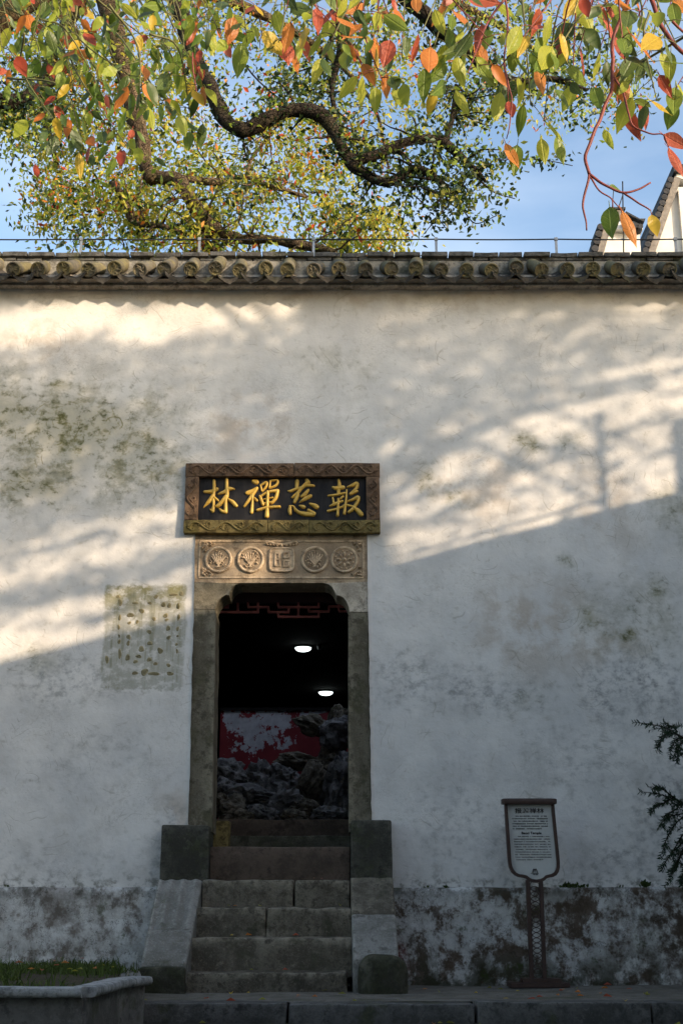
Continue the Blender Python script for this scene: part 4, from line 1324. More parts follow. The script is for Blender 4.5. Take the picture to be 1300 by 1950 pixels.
# weeds on the plinth ledge
M_weed = leaf_mat('weed_leaf', (0.05, 0.075, 0.02), 0.3, 0.2, 0.4)
v, f = [], []
for (px_, n_, s_) in [(1078, 16, .030), (1092, 26, .035), (1108, 14, .022), (1225, 16, .04), (850, 8, .02), (812, 8, .018), (1180, 6, .02), (20, 5, .02)]:
    x, z = WX(px_, 1683, -.02), Z_PL
    for k in range(n_):
        bx_, h = x+rr.gauss(0, s_*.8), rr.uniform(.3, 1)*s_*1.3
        a = rr.uniform(-1.3, 1.3)
        q = len(v)
        c = Vector((bx_, -.02+rr.uniform(-.015, .01), z-.004+rr.uniform(0, s_*.4)))
        tip = c+Vector((math.sin(a)*h, -abs(rr.gauss(0, .4))*h, math.cos(a)*h))
        sd = Vector((math.cos(a), .3, -math.sin(a)))*h*.3
        mid = (c+tip)/2
        v += [c, mid+sd, tip, mid-sd]
        f.append((q, q+1, q+2, q+3))
tag(from_data('weeds', v, f, M_weed), 'small green weeds growing along the ledge of the plinth', 'weeds', None, 'stuff')

# ---------------------------------------------------------------- houses behind the wall
M_white = plain('far_white_plaster', (0.62, 0.61, 0.58), 0.9, 0.12, 1.5)
M_rtile = plain('far_grey_tile', (0.035, 0.036, 0.04), 0.8, 0.3)
M_rmould = plain('far_grey_moulding', (0.20, 0.18, 0.16), 0.9, 0.25)
HY = 11.5
def far(px_, py_, y=HY): return W(px_, py_, y)
h1 = empty('gabled_house', W3(1330, 520, HY), 'white gabled house with steep dark tile edge at the right above the wall', 'house')
h1.location.z = 0
pg = [far(1236, 500), far(1282, 352), far(1290, 345), far(1420, 345), far(1420, 500)]
zb_ = -0.1
MB().prism([far(1236, 500)[0:1]+(zb_,), far(1236, 500), far(1281, 356), far(1420, 350), (far(1420, 500)[0], zb_)], HY, HY+6).build('gable_wall', M_white, h1)
# tiled rake: a sloping strip of moulding with round tile ends standing off it
r0, r1 = Vector(W3(1226, 500, HY-.1)), Vector(W3(1283, 338, HY-.1))
dr = (r1-r0).normalized()
nr = Vector((-dr.z, 0, dr.x))
q = [(r0.x, r0.z), (r1.x, r1.z), (r1.x-nr.x*.12, r1.z-nr.z*.12), (r0.x-nr.x*.12, r0.z-nr.z*.12)]
MB().prism(q, HY-.16, HY+.1).build('rake_moulding', M_rmould, h1)
L = (r1-r0).length
k = 0
while 0.07+k*.125 < L:
    p = r0+dr*(0.07+k*.125)+nr*(.05)
    c = p+Vector((0, -.1, 0))
    MB().tube([c, c+Vector((0, .5, 0))], 0.058, 10).build('rake_tile', M_rtile, h1, 40)
    k += 1
MB().prism([(r0.x, r0.z), (r1.x, r1.z), (r1.x+nr.x*.05, r1.z+nr.z*.05), (r0.x+nr.x*.05, r0.z+nr.z*.05)], HY-.1, HY+5.9).build('roof_slope', M_rtile, h1)
a, z = far(1278, 337); b, z2 = far(1425, 326)
MB().box(a, b, HY-.2, HY+6.1, z+.0, z2+.03).build('ridge_cap', M_rtile, h1)
MB().box(a+.06, b, HY-.12, HY+6.0, z-.10, z-.002).build('ridge_moulding', M_white, h1)
a, z = far(1289, 372)
MB().box(a, b, HY-.10, HY+5.8, z-1.2, z+.08).build('corner_pier', M_white, h1)

H2 = 7.0
h2 = empty('small_gable_house', W3(1190, 520, H2), 'smaller white gable end with little stack peeping over the wall', 'house')
h2.location.z = 0
def f2(px_, py_): return W(px_, py_, H2)
MB().prism([(f2(1140, 500)[0], zb_), f2(1140, 500), f2(1156, 440), f2(1217, 440), (f2(1217, 500)[0], zb_)], H2, H2+4).build('gable_wall', M_white, h2)
r0, r1 = Vector(W3(1131, 500, H2-.1)), Vector(W3(1150, 428, H2-.1))
dr = (r1-r0).normalized(); nr = Vector((-dr.z, 0, dr.x))
MB().prism([(r0.x, r0.z), (r1.x, r1.z), (r1.x-nr.x*.09, r1.z-nr.z*.09), (r0.x-nr.x*.09, r0.z-nr.z*.09)], H2-.16, H2+.1).build('rake_moulding', M_rmould, h2)
for k in range(5):
    c = r0+dr*(0.05+k*.115)+nr*.045+Vector((0, -.1, 0))
    MB().tube([c, c+Vector((0, .5, 0))], 0.05, 10).build('rake_tile', M_rtile, h2, 40)
for (x0p, x1p, y0p, y1p, nm, mt, dy) in [(1150, 1220, 443, 434, 'cornice', M_white, .10), (1154, 1216, 433.5, 424, 'pediment', M_white, .05), (1166, 1187, 423.5, 399, 'stack', M_rmould, .0), (1163, 1190, 398.5, 395, 'stack_cap', M_rtile, .02)]:
    a, z0 = f2(x0p, y0p); b, z1 = f2(x1p, y1p)
    MB().box(a, b, H2-dy, H2+1.0+dy, z0, z1).build(nm, mt, h2)
a, z0 = f2(1188, 424); b, z1 = f2(1222, 432)
MB().prism([(a, z0+.06), (b, z1), (b+.02, z1+.05), (b-.06, z1+.05), (a, z0+.10)], H2-.15, H2+1.1).build('tile_hip', M_rtile, h2)
for k in range(4):
    c = W3(1192+k*9, 424+k*2.0, H2-.17)
    MB().tube([c, c+Vector((0, .4, 0))], 0.04, 8).build('rake_tile', M_rtile, h2, 40)
rod = empty('lightning_rod', W3(1185, 470, H2-.3), 'thin forked metal rod rising beside the small gable', 'rod')
m = MB()
m.tube([W3(1187, 480, H2-.3), W3(1185, 345, H2-.3)], 0.009, 6)
m.build('mast', M_wire, rod, 179)
m = MB(); m.tube([W3(1185, 372, H2-.3), W3(1177, 396, H2-.3)], 0.007, 6); m.build('prong', M_wire, rod, 179)
m = MB(); m.tube([W3(1168, 360, H2-.3), W3(1165, 398, H2-.3)], 0.006, 6); m.build('prong', M_wire, rod, 179)

# ---------------------------------------------------------------- trees
def bark(name, base, dark, moss):
    m = Mat(name)
    v = m.scaled((1, 1, .35))
    n = m.noise(14, 6, .7, v)
    cr = m.rng(m.voro(24, m.warp(.1, 9), 'DISTANCE_TO_EDGE'), 0.0, 0.12)
    col = m.mix(m.rng(n, .35, .7), dark, base)
    col = m.mix(m.mul(m.math('SUBTRACT', 1.0, cr), .7), col, tuple(c*.4 for c in dark))
    col = m.mix(m.mul(m.rng(m.noise(4, 6, .7), .5, .62), moss), col, (0.06, 0.07, 0.02))
    m.bump(m.math('ADD', m.mul(cr, .6), m.mul(n, .5)), 1.0, 0.03)
    return m.done(col, .95, .1)
M_bark = bark('camphor_bark', (0.19, 0.135, 0.085), (0.06, 0.042, 0.028), .35)
M_bark_dark = bark('dark_bark', (0.060, 0.046, 0.034), (0.020, 0.016, 0.012), .25)
M_twig = plain('brown_twig', (0.07, 0.045, 0.03), .8)
M_twig_green = plain('green_twig', (0.12, 0.12, 0.045), .6)
M_twig_red = plain('red_twig', (0.19, 0.05, 0.04), .5)

def limb(mb, pts, seg=9, n=5, gnarl=.06, seed=0):
    """tapering limb through (px, py, depth y, radius m) points, knotty"""
    c = curve([(*W3(p[0], p[1], p[2]), p[3]) for p in pts], n)
    P, Rr = [], []
    for i, q in enumerate(c):
        v_ = Vector(q[:3])
        w = noise.noise_vector(v_*3.1+Vector((seed, 0, 0)))*q[3]*gnarl*6
        P.append(v_+w)
        Rr.append(max(.004, q[3]*(1+.28*noise.noise(v_*7))))
    mb.tube(P, Rr, seg)
    return P, Rr
def twiglets(mb, P, Rr, count, length, rng_, out=None, droop=0.0):
    ends = []
    for _ in range(count):
        i = rng_.randrange(len(P)//4, len(P))
        d = Vector((rng_.gauss(0, 1), rng_.gauss(0, .8), rng_.gauss(.1-droop, .9))).normalized()
        L = length*rng_.uniform(.4, 1.1)
        p = P[i]
        pts = [p]
        for k in range(4):
            d = (d+Vector((rng_.gauss(0, .35), rng_.gauss(0, .35), rng_.gauss(-.05, .3)))).normalized()
            p = p+d*L/4
            pts.append(p)
        r0_ = min(Rr[i]*.5, .016)
        mb.tube(pts, [r0_, r0_*.8, r0_*.6, r0_*.45, r0_*.3], 5)
        ends += pts[1:]
    return ends
def leaf_cloud(name, centres, mats, weights, parent, size, sigma, per, seed, hang=.35, kind=None, aspect=.42):
    rg = np.random.default_rng(seed)
    C_ = np.array([c[:3] for c in centres])
    S_ = np.array([c[3] if len(c) > 3 else sigma for c in centres])
    N = [int(per*(c[4] if len(c) > 4 else 1)*rg.uniform(.6, 1.4)) for c in centres]
    idx_ = np.repeat(np.arange(len(C_)), N)
    n = len(idx_)
    pos = C_[idx_] + rg.normal(size=(n, 3))*S_[idx_, None]*np.array([1, 1, .72])
    ax = rg.normal(size=(n, 3)); ax[:, 2] -= hang*2
    ax /= np.linalg.norm(ax, axis=1)[:, None]
    b = rg.normal(size=(n, 3))
    sd = np.cross(ax, b); sd /= np.linalg.norm(sd, axis=1)[:, None]
    nm = np.cross(ax, sd)
    L = size*rg.uniform(.65, 1.25, n)[:, None]
    w = L*aspect*rg.uniform(.85, 1.2, n)[:, None]
    fold = nm*w*.22
    V = np.stack([pos, pos+ax*L*.42+sd*w/2+fold, pos+ax*L, pos+ax*L*.42-sd*w/2+fold], 1).reshape(-1, 3)
    base = np.arange(n)*4
    Fq = np.stack([np.stack([base, base+1, base+2], 1), np.stack([base, base+2, base+3], 1)], 1).reshape(-1, 3)
    # colour by clump, with strays
    wts = np.array(weights)/sum(weights)
    cl = rg.choice(len(mats), size=len(C_), p=wts)
    mi = np.where(rg.random(n) < .55, rg.choice(len(mats), size=n, p=wts), cl[idx_])
    me = bpy.data.meshes.new(name)
    me.vertices.add(len(V)); me.vertices.foreach_set('co', V.astype(np.float32).ravel())
    me.loops.add(len(Fq)*3); me.loops.foreach_set('vertex_index', Fq.astype(np.int32).ravel())
    me.polygons.add(len(Fq))
    me.polygons.foreach_set('loop_start', np.arange(len(Fq), dtype=np.int32)*3)
    me.polygons.foreach_set('material_index', np.repeat(mi, 2).astype(np.int32))
    me.update(calc_edges=True)
    o = mesh_obj(name, me, mats, parent)
    if kind: o['kind'] = kind
    return o
L_yel = leaf_mat('leaf_yellow_green', (0.42, 0.38, 0.05), .45, .3, .3)
L_grn = leaf_mat('leaf_mid_green', (0.21, 0.28, 0.03), .42, .35, .3)
L_olv = leaf_mat('leaf_olive', (0.25, 0.24, 0.035), .4, .3, .3)
L_org = leaf_mat('leaf_orange', (0.60, 0.20, 0.03), .42, .3, .3)
L_red = leaf_mat('leaf_red', (0.50, 0.08, 0.025), .4, .3, .3)
L_dark = leaf_mat('leaf_dark_green', (0.030, 0.052, 0.014), .25, .35, .35)

rt = random.Random(21)
def region(cx, cy, rx, ry, y0, y1, n, sig, wt=1.0):
    out = []
    while len(out) < n:
        a, b = rt.uniform(-1, 1), rt.uniform(-1, 1)
        if a*a+b*b > 1: continue
        y = rt.uniform(y0, y1)
        p = W3(cx+a*rx, cy+b*ry, y)
        out.append((p.x, p.y, p.z, sig*rt.uniform(.6, 1.3), wt))
    return out
# the sunlit tree behind the wall
tree = empty('camphor_tree', (-8.3, 6.2, -0.1), 'big sunlit camphor tree with yellow green leaves behind the wall', 'tree')
mb = MB()
base_ = [Vector((-8.3, 6.2, -.2)), Vector((-8.2, 6.1, 4)), Vector((-7.8, 6.0, 8)), Vector((-6.8, 5.8, 10.2)), Vector((-5.2, 5.6, 11.3))]
c = curve([tuple(p)+(r,) for p, r in zip(base_, (.55, .46, .40, .32, .26))], 6)
mb.tube([Vector(q[:3]) for q in c], [q[3] for q in c], 14)
top = W3(190, -60, 5.5)
TR = []
mb.tube([Vector(c[-1][:3]), (Vector(c[-1][:3])+top)/2+Vector((0, 0, .25)), top], [.26, .2, .17], 12)
TR.append(limb(mb, [(190, -60, 5.5, .15), (225, 90, 5.4, .13), (250, 200, 5.3, .115), (270, 262, 5.2, .10), (276, 312, 5.1, .09), (288, 342, 5.0, .085)], 10))
TR.append(limb(mb, [(276, 330, 5.1, .085), (310, 338, 5.0, .09), (345, 345, 4.9, .085), (366, 385, 4.8, .085), (402, 428, 4.7, .08), (450, 452, 4.6, .065), (520, 456, 4.5, .055), (590, 468, 4.4, .05), (640, 480, 4.3, .04)], 10))
TR.append(limb(mb, [(400, 425, 4.7, .06), (388, 440, 4.65, .05), (390, 458, 4.6, .045), (408, 475, 4.5, .04)], 8))
TR.append(limb(mb, [(330, 338, 5.0, .055), (420, 346, 5.2, .045), (470, 335, 5.3, .04), (505, 352, 5.4, .032), (585, 374, 5.5, .02)], 8))
TR.append(limb(mb, [(215, 345, 5.2, .05), (240, 385, 5.1, .045), (256, 424, 5.0, .04), (300, 428, 4.9, .038), (340, 442, 4.8, .035), (395, 452, 4.8, .02)], 8))
TR.append(limb(mb, [(470, 335, 5.3, .03), (480, 300, 5.4, .022), (520, 250, 5.5, .015), (545, 210, 5.6, .01)], 7))
TR.append(limb(mb, [(190, -60, 5.5, .12), (120, 60, 6, .09), (80, 180, 6.4, .06), (110, 320, 6.6, .03)], 8))
TR.append(limb(mb, [(190, -60, 5.5, .12), (380, -20, 6.2, .09), (560, 60, 6.8, .06), (700, 180, 7.2, .03), (740, 320, 7.2, .015)], 8))
TR.append(limb(mb, [(380, -20, 6.2, .08), (700, -60, 7, .08), (900, 20, 7.6, .05), (1060, 120, 7.8, .025)], 8))
ends = []
for P_, R_ in TR[1:]: ends += twiglets(mb, P_, R_, 16, .9, rt)
mb.build('trunk', M_bark, tree, 179)
cl = []
cl += region(240, 290, 200, 170, 5.3, 8.0, 92, .24)
cl += region(170, 380, 110, 80, 5.0, 7.0, 46, .2)
cl += region(500, 360, 170, 100, 5.5, 7.6, 38, .20)
cl += region(600, 290, 120, 70, 5.5, 7.5, 24, .2)
cl += region(680, 440, 90, 55, 4.7, 6.5, 44, .17)
cl += region(150, 110, 260, 150, 5, 8.5, 100, .3)
cl += region(560, 110, 260, 110, 6, 8.5, 44, .24)
cl += region(850, 170, 140, 110, 6, 8.5, 24, .22, .8)
cl += region(1080, 120, 200, 120, 6, 9, 40, .22, .8)
cl += region(330, 440, 200, 40, 4.9, 6.0, 20, .14, .6)
cl += [(p.x, p.y, p.z, .14, .55) for p in ends if rt.random() < .28]
leaf_cloud('crown', cl, [L_yel, L_grn, L_olv, L_org, L_red, L_dark], [.38, .27, .10, .055, .02, .175], tree, .092, .22, 56, 3)  # dark green share colours in the shaded inside of the crown

# the older dark limbs reaching across, clad in small leaves
old = empty('gnarled_tree', (-7.4, 2.8, -0.1), 'old tree with twisting dark limbs silhouetted against the sky', 'tree')
mb = MB()
c = curve([(-7.4, 2.8, -.2, .5), (-7.2, 2.7, 4, .42), (-6.6, 2.6, 8, .36), (-5.0, 2.5, 10.2, .26)], 6)
mb.tube([Vector(q[:3]) for q in c], [q[3] for q in c], 14)
st_ = W3(330, -120, 2.2)
mb.tube([Vector(c[-1][:3]), (Vector(c[-1][:3])+st_)/2+Vector((0, 0, .5)), st_], [.30, .22, .14], 12)
OL = []
OL.append(limb(mb, [(330, -120, 2.2, .12), (345, 20, 2.1, .09), (375, 125, 2.0, .075), (408, 172, 1.9, .072), (428, 225, 1.85, .075), (465, 246, 1.8, .070), (510, 224, 1.8, .070), (560, 209, 1.8, .068), (610, 222, 1.8, .066), (646, 262, 1.8, .064), (668, 300, 1.8, .058), (705, 298, 1.8, .052), (760, 272, 1.8, .048), (832, 266, 1.8, .046), (870, 292, 1.8, .040), (905, 322, 1.8, .03), (925, 345, 1.8, .012)], 12, gnarl=.10))
OL.append(limb(mb, [(655, 285, 1.8, .055), (680, 322, 1.8, .05), (740, 346, 1.75, .048), (788, 322, 1.75, .044), (840, 348, 1.7, .034), (872, 386, 1.7, .016)], 10, gnarl=.12))
OL.append(limb(mb, [(700, -120, 2.0, .10), (790, 10, 1.9, .075), (858, 72, 1.9, .062), (920, 122, 1.9, .052), (985, 152, 1.9, .045), (1050, 148, 1.9, .03), (1120, 170, 1.9, .012)], 10, gnarl=.10))
OL.append(limb(mb, [(850, 268, 1.8, .028), (862, 215, 1.9, .024), (868, 160, 1.9, .02)], 8))
OL.append(limb(mb, [(635, 20, 2.3, .05), (650, 80, 2.3, .045), (632, 160, 2.3, .03), (640, 235, 2.2, .02)], 8))
OL.append(limb(mb, [(-420, -60, 2.6, .24), (-230, 60, 2.5, .17), (-90, 140, 2.5, .14), (-10, 190, 2.4, .10), (40, 190, 2.4, .075), (85, 160, 2.5, .04), (150, 150, 2.6, .02)], 10))
ends = []
for P_, R_ in OL: ends += twiglets(mb, P_, R_, 18, .55, rt, droop=.3)
for pts in [[(850, 385, 1.75, .007), (880, 400, 1.7, .006), (905, 425, 1.7, .005), (945, 410, 1.7, .004)], [(860, 385, 1.7, .006), (840, 405, 1.7, .005), (815, 425, 1.7, .004)], [(900, 330, 1.8, .01), (940, 365, 1.8, .007), (980, 378, 1.8, .004)],
            [(960, 300, 1.8, .006), (1040, 305, 1.8, .005), (1090, 315, 1.8, .004)], [(560, 212, 1.8, .01), (480, 140, 2, .008), (430, 60, 2.2, .006)]]:
    P_, R_ = limb(mb, pts, 6)
    ends += P_[2:]
mb.build('trunk', M_bark_dark, old, 179)
cl = []
for P_, R_ in OL[:2]:
    for p in P_[10:] if len(P_) > 40 else P_:
        if rt.random() < .75: cl.append((p.x+rt.gauss(0, .06), p.y+rt.gauss(0, .08), p.z+rt.gauss(.02, .06), .075, .55))
cl += [(p.x, p.y, p.z, .07, .45) for p in ends if rt.random() < .62]
cl += region(830, 385, 70, 45, 1.4, 2.0, 18, .085, .8)
cl += region(900, 330, 60, 60, 1.4, 2.0, 16, .09, .8)
cl += region(600, 180, 90, 50, 1.6, 2.8, 20, .12, .8)
cl += region(520, 120, 70, 70, 1.8, 3.0, 18, .12, .8)
cl += region(1000, 90, 160, 90, 1.8, 3.2, 34, .13, 1)
cl += region(1130, 180, 110, 80, 1.8, 3.2, 22, .12, .9)
cl += region(0, 250, 50, 60, 2, 3, 22, .12, 1)
cl += region(60, 190, 90, 70, 2, 3.2, 30, .14, 1)
cl += region(760, 50, 90, 50, 1.8, 3, 18, .13, .9)
leaf_cloud('crown', cl, [L_dark, L_grn, L_olv], [.66, .22, .12], old, .064, .1, 24, 5, hang=.1, aspect=.55)

# ---------------------------------------------------------------- near branches with large leaves hanging into the top of the view
def near_leaf_mat(name, col, col2, trans):
    m = Mat(name)
    info = m.node('ShaderNodeObjectInfo').outputs['Random']
    tc = m.node('ShaderNodeTexCoord').outputs['Object']
    o = m.sep(tc)
    vein = m.rng(m.math('ABSOLUTE', o[0]), 0.0, 0.03, 1, 0)
    side = m.rng(m.math('SINE', m.mul(m.math('SUBTRACT', o[2], m.mul(m.math('ABSOLUTE', o[0]), 0.8)), 42.0)), .82, 1.0)
    c = m.mix(info, col, col2)
    c = m.mix(m.mul(m.rng(m.noise(3.5, 5, .65, tc), .45, .7), .5), c, col2)
    c = m.mix(m.mul(m.rng(m.noise(9, 4, .6, tc), .62, .72), .6), c, tuple(v*.35 for v in col))
    c = m.mix(m.mul(m.math('MAXIMUM', vein, m.mul(side, .35)), .45), c, tuple(min(1, v*1.5+.03) for v in col2))
    m.bump(m.math('ADD', m.mul(vein, -.6), m.mul(side, -.3)), .4, .02)
    m.done(c, .42, .35)
    tr = m.node('ShaderNodeBsdfTranslucent')
    m.put(tr.inputs[0], m.mix(.4, c, tuple(min(1, v*1.6) for v in col2)))
    mx = m.node('ShaderNodeMixShader')
    mx.inputs[0].default_value = trans
    m.nt.links.new(m.b.outputs[0], mx.inputs[1]); m.nt.links.new(tr.outputs[0], mx.inputs[2])
    m.nt.links.new(mx.outputs[0], m.out.inputs['Surface'])
    return m.mat
NL = {'green': near_leaf_mat('near_leaf_green', (0.095, 0.160, 0.022), (0.20, 0.26, 0.035), .42),
      'lime': near_leaf_mat('near_leaf_lime', (0.26, 0.315, 0.032), (0.42, 0.42, 0.05), .48),
      'yellow': near_leaf_mat('near_leaf_yellow', (0.50, 0.34, 0.03), (0.58, 0.40, 0.05), .45),
      'orange': near_leaf_mat('near_leaf_orange', (0.50, 0.15, 0.028), (0.56, 0.22, 0.05), .42),
      'red': near_leaf_mat('near_leaf_red', (0.34, 0.055, 0.026), (0.46, 0.11, 0.055), .38),
      'dull': near_leaf_mat('near_leaf_dull', (0.05, 0.085, 0.02), (0.10, 0.14, 0.03), .30)}
def leaf_mesh(seed, wide):
    """unit leaf hanging along -z: pointed oval, folded on its midrib, curled and wavy"""
    r_ = random.Random(seed)
    n = 9
    v, f = [], []
    curl, fold, twist = r_.uniform(-.35, .5), r_.uniform(.10, .30), r_.uniform(-.4, .4)
    for i in range(n):
        t = i/(n-1)
        w = wide*(math.sin(math.pi*min(1, t**.80))**.85)*(1-.25*t)*.5 if 0 < t < 1 else 0.004
        if t > .8: w *= 1-.35*(t-.8)/.2
        for j in range(-2, 3):
            u = j/2
            x = w*u
            y = fold*abs(x) + curl*t*t*.5 + .018*math.sin(9*t+seed)*u
            a = twist*t
            v.append((x*math.cos(a)-y*math.sin(a)*.2, y+x*math.sin(a), -t))
    for i in range(n-1):
        for j in range(4):
            a = i*5+j
            f.append((a, a+5, a+6, a+1))
    # stalk
    k = len(v)
    for (z, w) in ((0.0, .012), (.18, .010)):
        for q in range(4): v.append((w*math.cos(q*1.571), w*math.sin(q*1.571)+(.03 if z else 0), z))
    f += [(k+q, k+(q+1) % 4, k+4+(q+1) % 4, k+4+q) for q in range(4)]
    me = bpy.data.meshes.new('leaf')
    me.from_pydata(v, [], f)
    me.polygons.foreach_set('use_smooth', [True]*len(me.polygons))
    return me
shapes = [(s_, wd) for s_, wd in zip(range(7), (.50, .46, .55, .40, .60, .44, .36))]
LM = {}
for cn, mt in NL.items():
    for s_, wd in shapes:
        me = leaf_mesh(s_, wd)
        me.materials.append(mt)
        LM[cn, s_] = me
ov = empty('overhanging_tree', (-3.6, -7.4, -0.1), 'leafy branches with green, orange and red leaves hanging into the top of the view', 'tree')
rn = random.Random(99)
leaves = []                                        # (matrix, colour, shape, size)
def put_leaf(pos, size, colour, ax=None, face=None, shape=None):
    ax = Vector((rn.gauss(0, .55), rn.gauss(0, .45), -1)).normalized() if ax is None else ax.normalized()
    face = Vector((rn.gauss(.25, .75), -1, rn.gauss(0, .5))) if face is None else face
    zc_ = -ax
    yc = (face - zc_*face.dot(zc_)).normalized()
    if rn.random() < .35: yc = -yc
    xc = yc.cross(zc_)
    M_ = Matrix(((xc.x, yc.x, zc_.x, pos.x), (xc.y, yc.y, zc_.y, pos.y), (xc.z, yc.z, zc_.z, pos.z), (0, 0, 0, 1))) @ Matrix.Diagonal((size, size, size, 1))
    leaves.append((M_, colour, rn.randrange(7) if shape is None else shape, size))
def pick(warm=.25):
    q = rn.random()
    if q < warm*.55: return 'orange'
    if q < warm: return 'red'
    if q < warm+.05: return 'yellow'
    q = rn.random()
    return 'lime' if q < .32 else 'green' if q < .68 else 'dull'
def spray(px_, py_, y, size, n, warm, org, mat):
    mb_ = MB()
    tip = W3(px_, py_, y)
    o_ = W3(px_+org[0], py_+org[1], y+rn.uniform(-.3, .3))
    mid = (tip+o_)/2+Vector((rn.gauss(0, .08), rn.gauss(0, .08), .10))
    P_ = [Vector(q) for q in curve([tuple(o_), tuple(mid), tuple(tip)], 5)]
    mb_.tube(P_, [.0062-.0042*i/(len(P_)-1) for i in range(len(P_))], 5)
    for k in range(n):
        t = 1-abs(rn.gauss(0, .24))
        t = max(.15, t)*(len(P_)-1)
        i = min(int(t), len(P_)-2)
        p = P_[i].lerp(P_[i+1], t-i)
        a = rn.uniform(0, 6.28)
        d = Vector((math.cos(a), math.sin(a)*.8, rn.uniform(-.9, .25)))*rn.uniform(.03, .10)
        mb_.tube([p, p+d*.6+Vector((0, 0, .006)), p+d], [.0018, .0015, .0013], 4)
        put_leaf(p+d, size*rn.uniform(.68, 1.2), pick(warm), Vector((d.x*5, d.y*5, d.z*4-.55))+Vector((rn.gauss(0, .25), rn.gauss(0, .25), 0)))
    mb_.build('twig', mat, ov, 179)
LEFT = [(25,20),(90,10),(60,80),(140,50),(30,160),(110,130),(190,30),(180,100),(250,40),(230,140),(300,90),(290,170),(340,40),(350,140),(150,210),(210,210),(120,250),(160,285),(235,250),(250,290),(320,210),(362,215),(400,40),(380,110),(5,100),(270,10),(415,10),(205,170),(85,190),(330,110),(265,210),(430,90),(20,60),(160,160)]
MID = [(460,10),(470,80),(510,40),(545,20),(530,80),(600,5),(595,60),(640,40),(615,110),(690,20),(705,90),(745,40),(730,160),(765,110),(665,80),(720,60)]
RIGHT = [(800,70),(810,140),(850,100),(870,30),(905,10),(925,70),(890,140),(950,130),(975,180),(1010,200),(1035,230),(1000,40),(1060,110),(1090,150),(1050,20),(1110,40),(1135,110),(1150,180),(1190,120),(1210,40),(1200,200),(1240,100),(1270,30),(1285,170),(1250,190),(1100,100),(1180,10),(1080,60),(1160,70),(840,170),(1030,150),(1290,90),(1225,150)]
for (a, b) in LEFT: spray(a, b, rn.uniform(-4.6, -3.4), .097, rn.choice((9, 10, 11, 13)), .15, (rn.uniform(-170, -50), rn.uniform(-260, -130)), M_twig_green)
for _ in range(18): spray(rn.uniform(-20, 440), rn.uniform(-20, 190), rn.uniform(-3.4, -2.6), .09, 9, .12, (rn.uniform(-170, -50), rn.uniform(-260, -130)), M_twig_green)
for (a, b) in MID: spray(a, b, rn.uniform(-4.9, -4.0), .118, rn.choice((5, 6, 7)), .24, (rn.uniform(-60, 120), rn.uniform(-260, -120)), M_twig_green if rn.random() < .5 else M_twig_red)
for (a, b) in RIGHT: spray(a, b, rn.uniform(-5.1, -4.2), .126, rn.choice((5, 5, 6, 7)), .18, (rn.uniform(-20, 140), rn.uniform(-280, -120)), M_twig_green if rn.random() < .6 else M_twig_red)
# single leaves that stand out
LONE = [(1160,393,-4.9,.098,'green',(0,0,-1),4),(1184,400,-4.9,.115,'orange',(.38,0,-1),6),(1240,408,-4.9,.078,'yellow',(.1,0,-1),0),(1160,352,-4.9,.05,'green',(1,.6,-.2),3),(968,192,-4.7,.068,'red',(.1,0,-1),2),(962,272,-4.8,.10,'orange',(.35,0,-1),6),
        (985,275,-4.8,.10,'green',(-.15,0,-1),1),(1030,262,-4.6,.085,'lime',(.1,0,-1),0),(1262,255,-4.9,.085,'red',(.9,.2,-.6),2),(1272,280,-4.9,.10,'red',(.5,0,-1),6),(360,250,-4.2,.085,'green',(.05,0,-1),0),(298,300,-4.2,.05,'dull',(.6,0,-.6),3),
        (66,312,-4.0,.06,'red',(.3,0,-1),3),(150,290,-4.1,.095,'yellow',(.1,0,-1),6),(230,285,-4.2,.075,'red',(.2,0,-1),2),(262,280,-4.2,.075,'lime',(.15,0,-1),0),(742,75,-4.6,.10,'red',(-.2,0,-1),4),(716,165,-4.5,.095,'lime',(-.05,0,-1),1),(752,165,-4.5,.095,'lime',(.2,0,-1),0),
        (602,15,-4.5,.095,'red',(.1,0,-1),1),(462,80,-4.5,.12,'green',(-.15,0,-1),0),(540,70,-4.4,.10,'red',(.1,0,-1),4),(905,80,-4.6,.11,'orange',(.35,0,-1),1),(925,55,-4.6,.08,'green',(0,0,-1),4),(885,-12,-4.6,.12,'red',(1,.2,-.25),0),(1185,20,-4.8,.12,'green',(-.1,0,-1),4),(1175,130,-4.8,.12,'orange',(.2,0,-1),0),
        (1285,165,-4.8,.11,'green',(-.15,0,-1),0),(690,120,-4.5,.09,'orange',(.5,0,-1),1),(735,140,-4.5,.09,'orange',(.0,0,-1),3),(612,110,-4.5,.10,'lime',(-.3,0,-1),3),(1150,245,-4.8,.075,'lime',(.3,0,-1),3),(130,225,-4.1,.07,'orange',(-.1,0,-1),2),(320,185,-4.2,.065,'orange',(.1,0,-1),0),(380,95,-4.2,.06,'red',(.1,0,-1),2),(85,215,-4.1,.055,'orange',(-.5,0,-.7),2)]
for (a, b, y, s_, cn, ax, sh) in LONE:
    put_leaf(W3(a, b, y), s_*1.34, cn, Vector(ax), Vector((rn.gauss(0, .25), -1, rn.gauss(.1, .2))), sh)
def red_twig(pts, y, r0_, r1_):
    c_ = curve([(*W3(a, b, y),) for a, b in pts], 5)
    P_ = [Vector(q)+noise.noise_vector(Vector(q)*14)*.008 for q in c_]
    MB().tube(P_, [r0_+(r1_-r0_)*i/(len(P_)-1) for i in range(len(P_))], 6).build('twig', M_twig_red, ov, 179)
TY = -4.9
red_twig([(1215, -60), (1188, 20), (1168, 80), (1166, 160), (1140, 230), (1116, 295), (1121, 330)], TY, .0085, .0062)
red_twig([(1121, 330), (1110, 380), (1113, 405), (1117, 440)], TY, .0052, .0028)
red_twig([(1121, 330), (1150, 352), (1188, 366), (1215, 360), (1238, 350)], TY, .0058, .0032)
